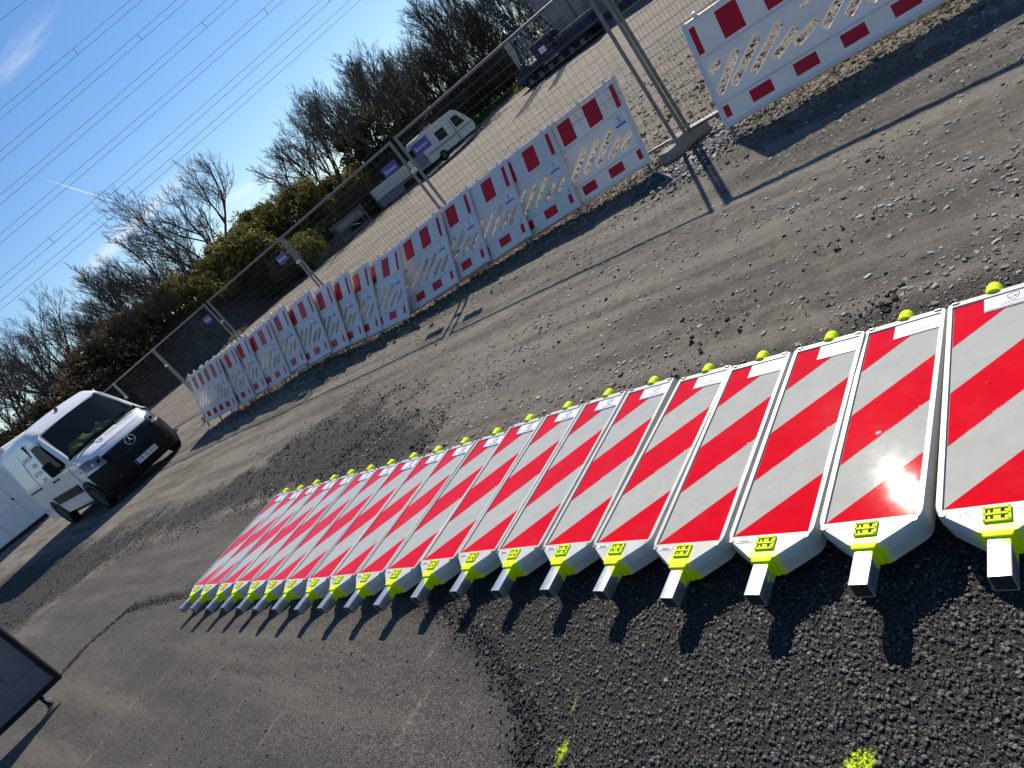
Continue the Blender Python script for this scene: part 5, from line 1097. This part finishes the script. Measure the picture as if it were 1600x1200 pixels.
# ------------------------------------------------------------------ grey building, concrete blocks, blue drilling machine
M_WALL = mat('grey_render', (0.30, 0.295, 0.29), 0.85, vary=0.12, scale=0.8, dirt=0.4, dirt_col=(0.12, 0.12, 0.12)); M_BLUE = mat('machine_blue', (0.005, 0.014, 0.052), 0.6, vary=0.25, scale=3, dirt=0.25, dirt_col=(0.10, 0.09, 0.08))
M_BLOCK = mat('block_concrete', (0.42, 0.40, 0.36), 0.9, vary=0.15, scale=2, dirt=0.3, dirt_col=(0.28, 0.26, 0.22))
def build_right():
    root = empty('grey_building', label='grey rendered building with a framed window behind the blue machine', cat='building')
    # local x runs along the visible front, -y faces the camera
    w = MB(); w.box((9, 4, 3.6), (18, 8, 7.2)); w.build('wall', M_WALL, root)
    p = MB(); p.box((9, -.05, .35), (18.1, .12, .9)); p.build('plinth', mat('plinth_dark', (0.06, 0.06, 0.07), 0.8), root)
    for k, x in enumerate((1.6, 5.4, 9.4, 13.2)):
        f = MB()
        for c, s in (((x, -.06, 1.15), (1.5, .14, .12)), ((x, -.06, 2.55), (1.5, .14, .12)), ((x-.69, -.06, 1.85), (.12, .14, 1.28)), ((x+.69, -.06, 1.85), (.12, .14, 1.28))): f.box(c, s)
        fo = f.build('window', M_CONC, root); g = MB(); g.box((x, -.03, 1.85), (1.26, .04, 1.28)); g.build('pane', mat('dusty_pane', (0.22, 0.20, 0.165), 0.35) if k == 0 else bpy.data.materials['dusty_pane'], fo)
        s = MB(); s.box((x+1.9, -.05, 3.3), (.16, .12, 6.2)); s.build('pilaster', mat('pilaster_grey', (0.15, 0.15, 0.155), 0.8) if k == 0 else bpy.data.materials['pilaster_grey'], root)
    c = MB(); c.box((9, 4, 7.3), (18.4, 8.4, .25)); c.build('roof', M_SEAM, root)
    ang = math.atan2(48.0-62.0, 24.2-20.2); root.matrix_world = Matrix.Translation((20.6, 63.0, .75)) @ Matrix.Rotation(ang+R(14), 4, 'Z')
    # stack of concrete blocks
    root = empty('block_wall', label='stack of big pale concrete blocks beside the blue machine mast', cat='block wall')
    me = None
    for j in range(5):
        for i in range(2):
            if me is None: s = MB(); s.box((0, 0, 0), (1.03, .75, .67)); me = s.mesh('concrete_block', bevel=.03)
            mesh_obj('concrete_block', me, root, M_BLOCK, (.52+i*1.06, rng.uniform(-.03, .03), .34+j*.69))
    h = MB(); h.box((1.35, -.40, .65), (.35, .06, .9)); h.build('hatch', M_CARAG, root)
    root.matrix_world = Matrix.Translation((17.2, 64.0, 1.15)) @ Matrix.Rotation(R(-16), 4, 'Z')
    # drilling machine
    root = empty('drilling_machine', label='dark blue drilling machine on tracks with a lattice mast', cat='machine')
    c = MB(); c.box((3.5, 1.1, .98), (7.2, 1.9, .40)); c.box((5.6, 1.1, 1.45), (2.8, 1.8, .55)); c.build('chassis', M_BLUE, root, bevel=.03)
    c = MB(); c.prism([(-.4, .5), (1.3, .5), (1.5, 1.3), (.9, 1.75), (.1, 1.2)], .1, 2.1, 'y'); c.build('front_frame', M_BLUE, root, bevel=.02)
    c = MB(); c.box((2.9, 1.2, 1.75), (1.7, 1.6, 1.1)); c.build('engine_box', M_BLUE, root, bevel=.04)
    c = MB(); c.box((2.9, .385, 1.6), (.55, .03, .4)); c.build('notice_plate', M_PLATE, root)
    for y in (.25, 1.95):
        t = MB(); t.prism(round_poly([(.6, 0), (6.6, 0), (6.9, .38), (6.5, .72), (.7, .72), (.3, .38)], .2, 4), y-.25, y+.25, 'y'); to = t.build('track', M_BLACK, root)
        for k in range(6): r_ = MB(); r_.tube([(1.0+k, y-.27, .36), (1.0+k, y+.27, .36)], .22, 12); r_.build('roller', M_SEAM, to)
    ms = MB()
    def lattice(m_, b, t, w, n, r_):
        b, t = Vector(b), Vector(t); d = (t-b).normalized(); a = d.cross(Vector((0, 1, 0))).normalized(); q = d.cross(a)
        cs = [(a*sx+q*sy)*w/2 for sx, sy in ((-1, -1), (1, -1), (1, 1), (-1, 1))]
        for c_ in cs: m_.tube([b+c_, t+c_], r_, 4)
        for i in range(n):
            p0, p1 = b.lerp(t, i/n), b.lerp(t, (i+1)/n)
            for k in range(4): m_.tube([p0+cs[k], p1+cs[(k+1) % 4]], r_*.6, 3, False); m_.tube([p1+cs[k], p1+cs[(k+1) % 4]], r_*.6, 3, False)
    lattice(ms, (1.2, 1.1, 1.4), (.9, 1.1, 11.5), .62, 16, .05); ms.build('mast', M_BLUE, root)
    ms = MB(); lattice(ms, (3.4, 1.3, 2.1), (3.0, 1.3, 9.5), .42, 16, .04); ms.build('second_mast', M_SEAM, root)
    ms = MB(); ms.tube([(2.6, 1.0, 1.8), (1.1, 1.1, 4.6)], .09, 8); ms.tube([(.2, 1.1, 1.0), (.95, 1.1, 3.4)], .09, 8); ms.tube([(4.4, 1.0, 1.7), (3.2, 1.2, 4.4)], .07, 8); ms.build('ram', M_BLUE, root)
    ra = MB()
    for z in (2.6, 3.1): ra.tube([(1.9, .35, z), (4.6, .35, z)], .025, 5)
    for x in (1.9, 2.6, 3.3, 4.0, 4.6): ra.tube([(x, .35, 2.0), (x, .35, 3.1)], .025, 5)
    ra.build('railing', M_FSTEEL, root)
    root.matrix_world = Matrix.Translation((14.1, 54.6, .62)) @ Matrix.Rotation(math.atan2(-5.4, 4.9), 4, 'Z')
build_right()

# ------------------------------------------------------------------ power lines and the far pylon
M_COND = mat('conductor', (0.05, 0.055, 0.07), 0.5, metal=0.3)
def build_lines():
    LN = [(0, 32, 0), (25.2, 25.6, 1), (22.9, 23.5, 1), (20.4, 21.2, 1), (18.1, 19.0, 1), (15.4, 16.7, 1), (13.9, 15.3, 1)]
    # at 70 m distance: height at x = -20 and at x = 5; carried out to 105 m
    data = [(30.2, 30.3, 0, 'single thin overhead wire, topmost of all the lines'), (25.1, 25.75, 1, 'twin overhead conductor, second from the top'), (22.8, 23.7, 1, 'twin overhead conductor, third from the top'), (20.35, 21.3, 1, 'twin overhead conductor, fourth from the top'), (18.1, 19.0, 1, 'twin overhead conductor, fifth from the top'), (15.5, 16.55, 1, 'twin overhead conductor, next to lowest'), (14.1, 15.05, 1, 'twin overhead conductor, lowest of all the lines')]
    k = 1.5; Y = 105.0
    for i, (za, zb, tw, lab) in enumerate(data):
        root = empty('power_line', label=lab, cat='power line', group='overhead power lines')
        def zz(x, za=za, zb=zb):
            x0, x1 = -22.0, 5.0; u = x/k; z = za+(zb-za)*(u-x0)/(x1-x0); z += .0009*(u-x0)*(u-x1)*0.6; return 1.62+(z-1.62)*k
        for s in ((-.5, .5) if tw else (0,)):
            w = MB(); w.tube([(x, Y, zz(x)+s*(.80 if tw else 0)) for x in np.linspace(-150, 150, 61)], .025, 4, False); w.build('conductor', M_COND, root, recalc=False)
        if tw:
            for x in (np.arange(-120, 121, 48)+i*7.3): s = MB(); s.box((x, Y, zz(x)), (.06, .06, .84)); s.build('spacer', M_COND, root)
    def pylon(az, D, hgt, w, label):
        root = empty('lattice_pylon', label=label, cat='pylon'); m_ = MB(); n = 12
        for i in range(n):
            z0, z1 = hgt*i/n, hgt*(i+1)/n; w0, w1 = w*(1-.86*i/n), w*(1-.86*(i+1)/n); c0 = [(sx*w0/2, sy*w0/2, z0) for sx, sy in ((-1, -1), (1, -1), (1, 1), (-1, 1))]; c1 = [(sx*w1/2, sy*w1/2, z1) for sx, sy in ((-1, -1), (1, -1), (1, 1), (-1, 1))]
            for k_ in range(4): m_.tube([c0[k_], c1[k_]], hgt*.0042, 4); m_.tube([c0[k_], c1[(k_+1) % 4]], hgt*.0022, 3, False); m_.tube([c0[(k_+1) % 4], c1[k_]], hgt*.0022, 3, False)
        m_.build('tower', M_FSTEEL if hgt < 30 else mat('pylon_steel', (0.45, 0.47, 0.48), 0.5, metal=0.3), root)
        for z, l in ((hgt*.72, w*1.5), (hgt*.84, w*1.9), (hgt*.95, w*1.2)):
            a = MB(); a.tube([(-l, 0, z), (0, 0, z+hgt*.035), (l, 0, z)], hgt*.004, 4); a.tube([(-l, 0, z), (l, 0, z)], hgt*.004, 4); a.build('crossarm', M_FSTEEL, root)
        x, y = D*math.sin(R(az)), D*math.cos(R(az)); root.matrix_world = Matrix.Translation((x, y, bz(x, y)-.5)) @ Matrix.Rotation(R(-20), 4, 'Z')
    pylon(13.55, 190, 40, 5.5, 'pale lattice pylon rising out of the tall trees at the top')
    pylon(7.4, 420, 42, 9, 'tiny far lattice pylon above the tree line')
build_lines()
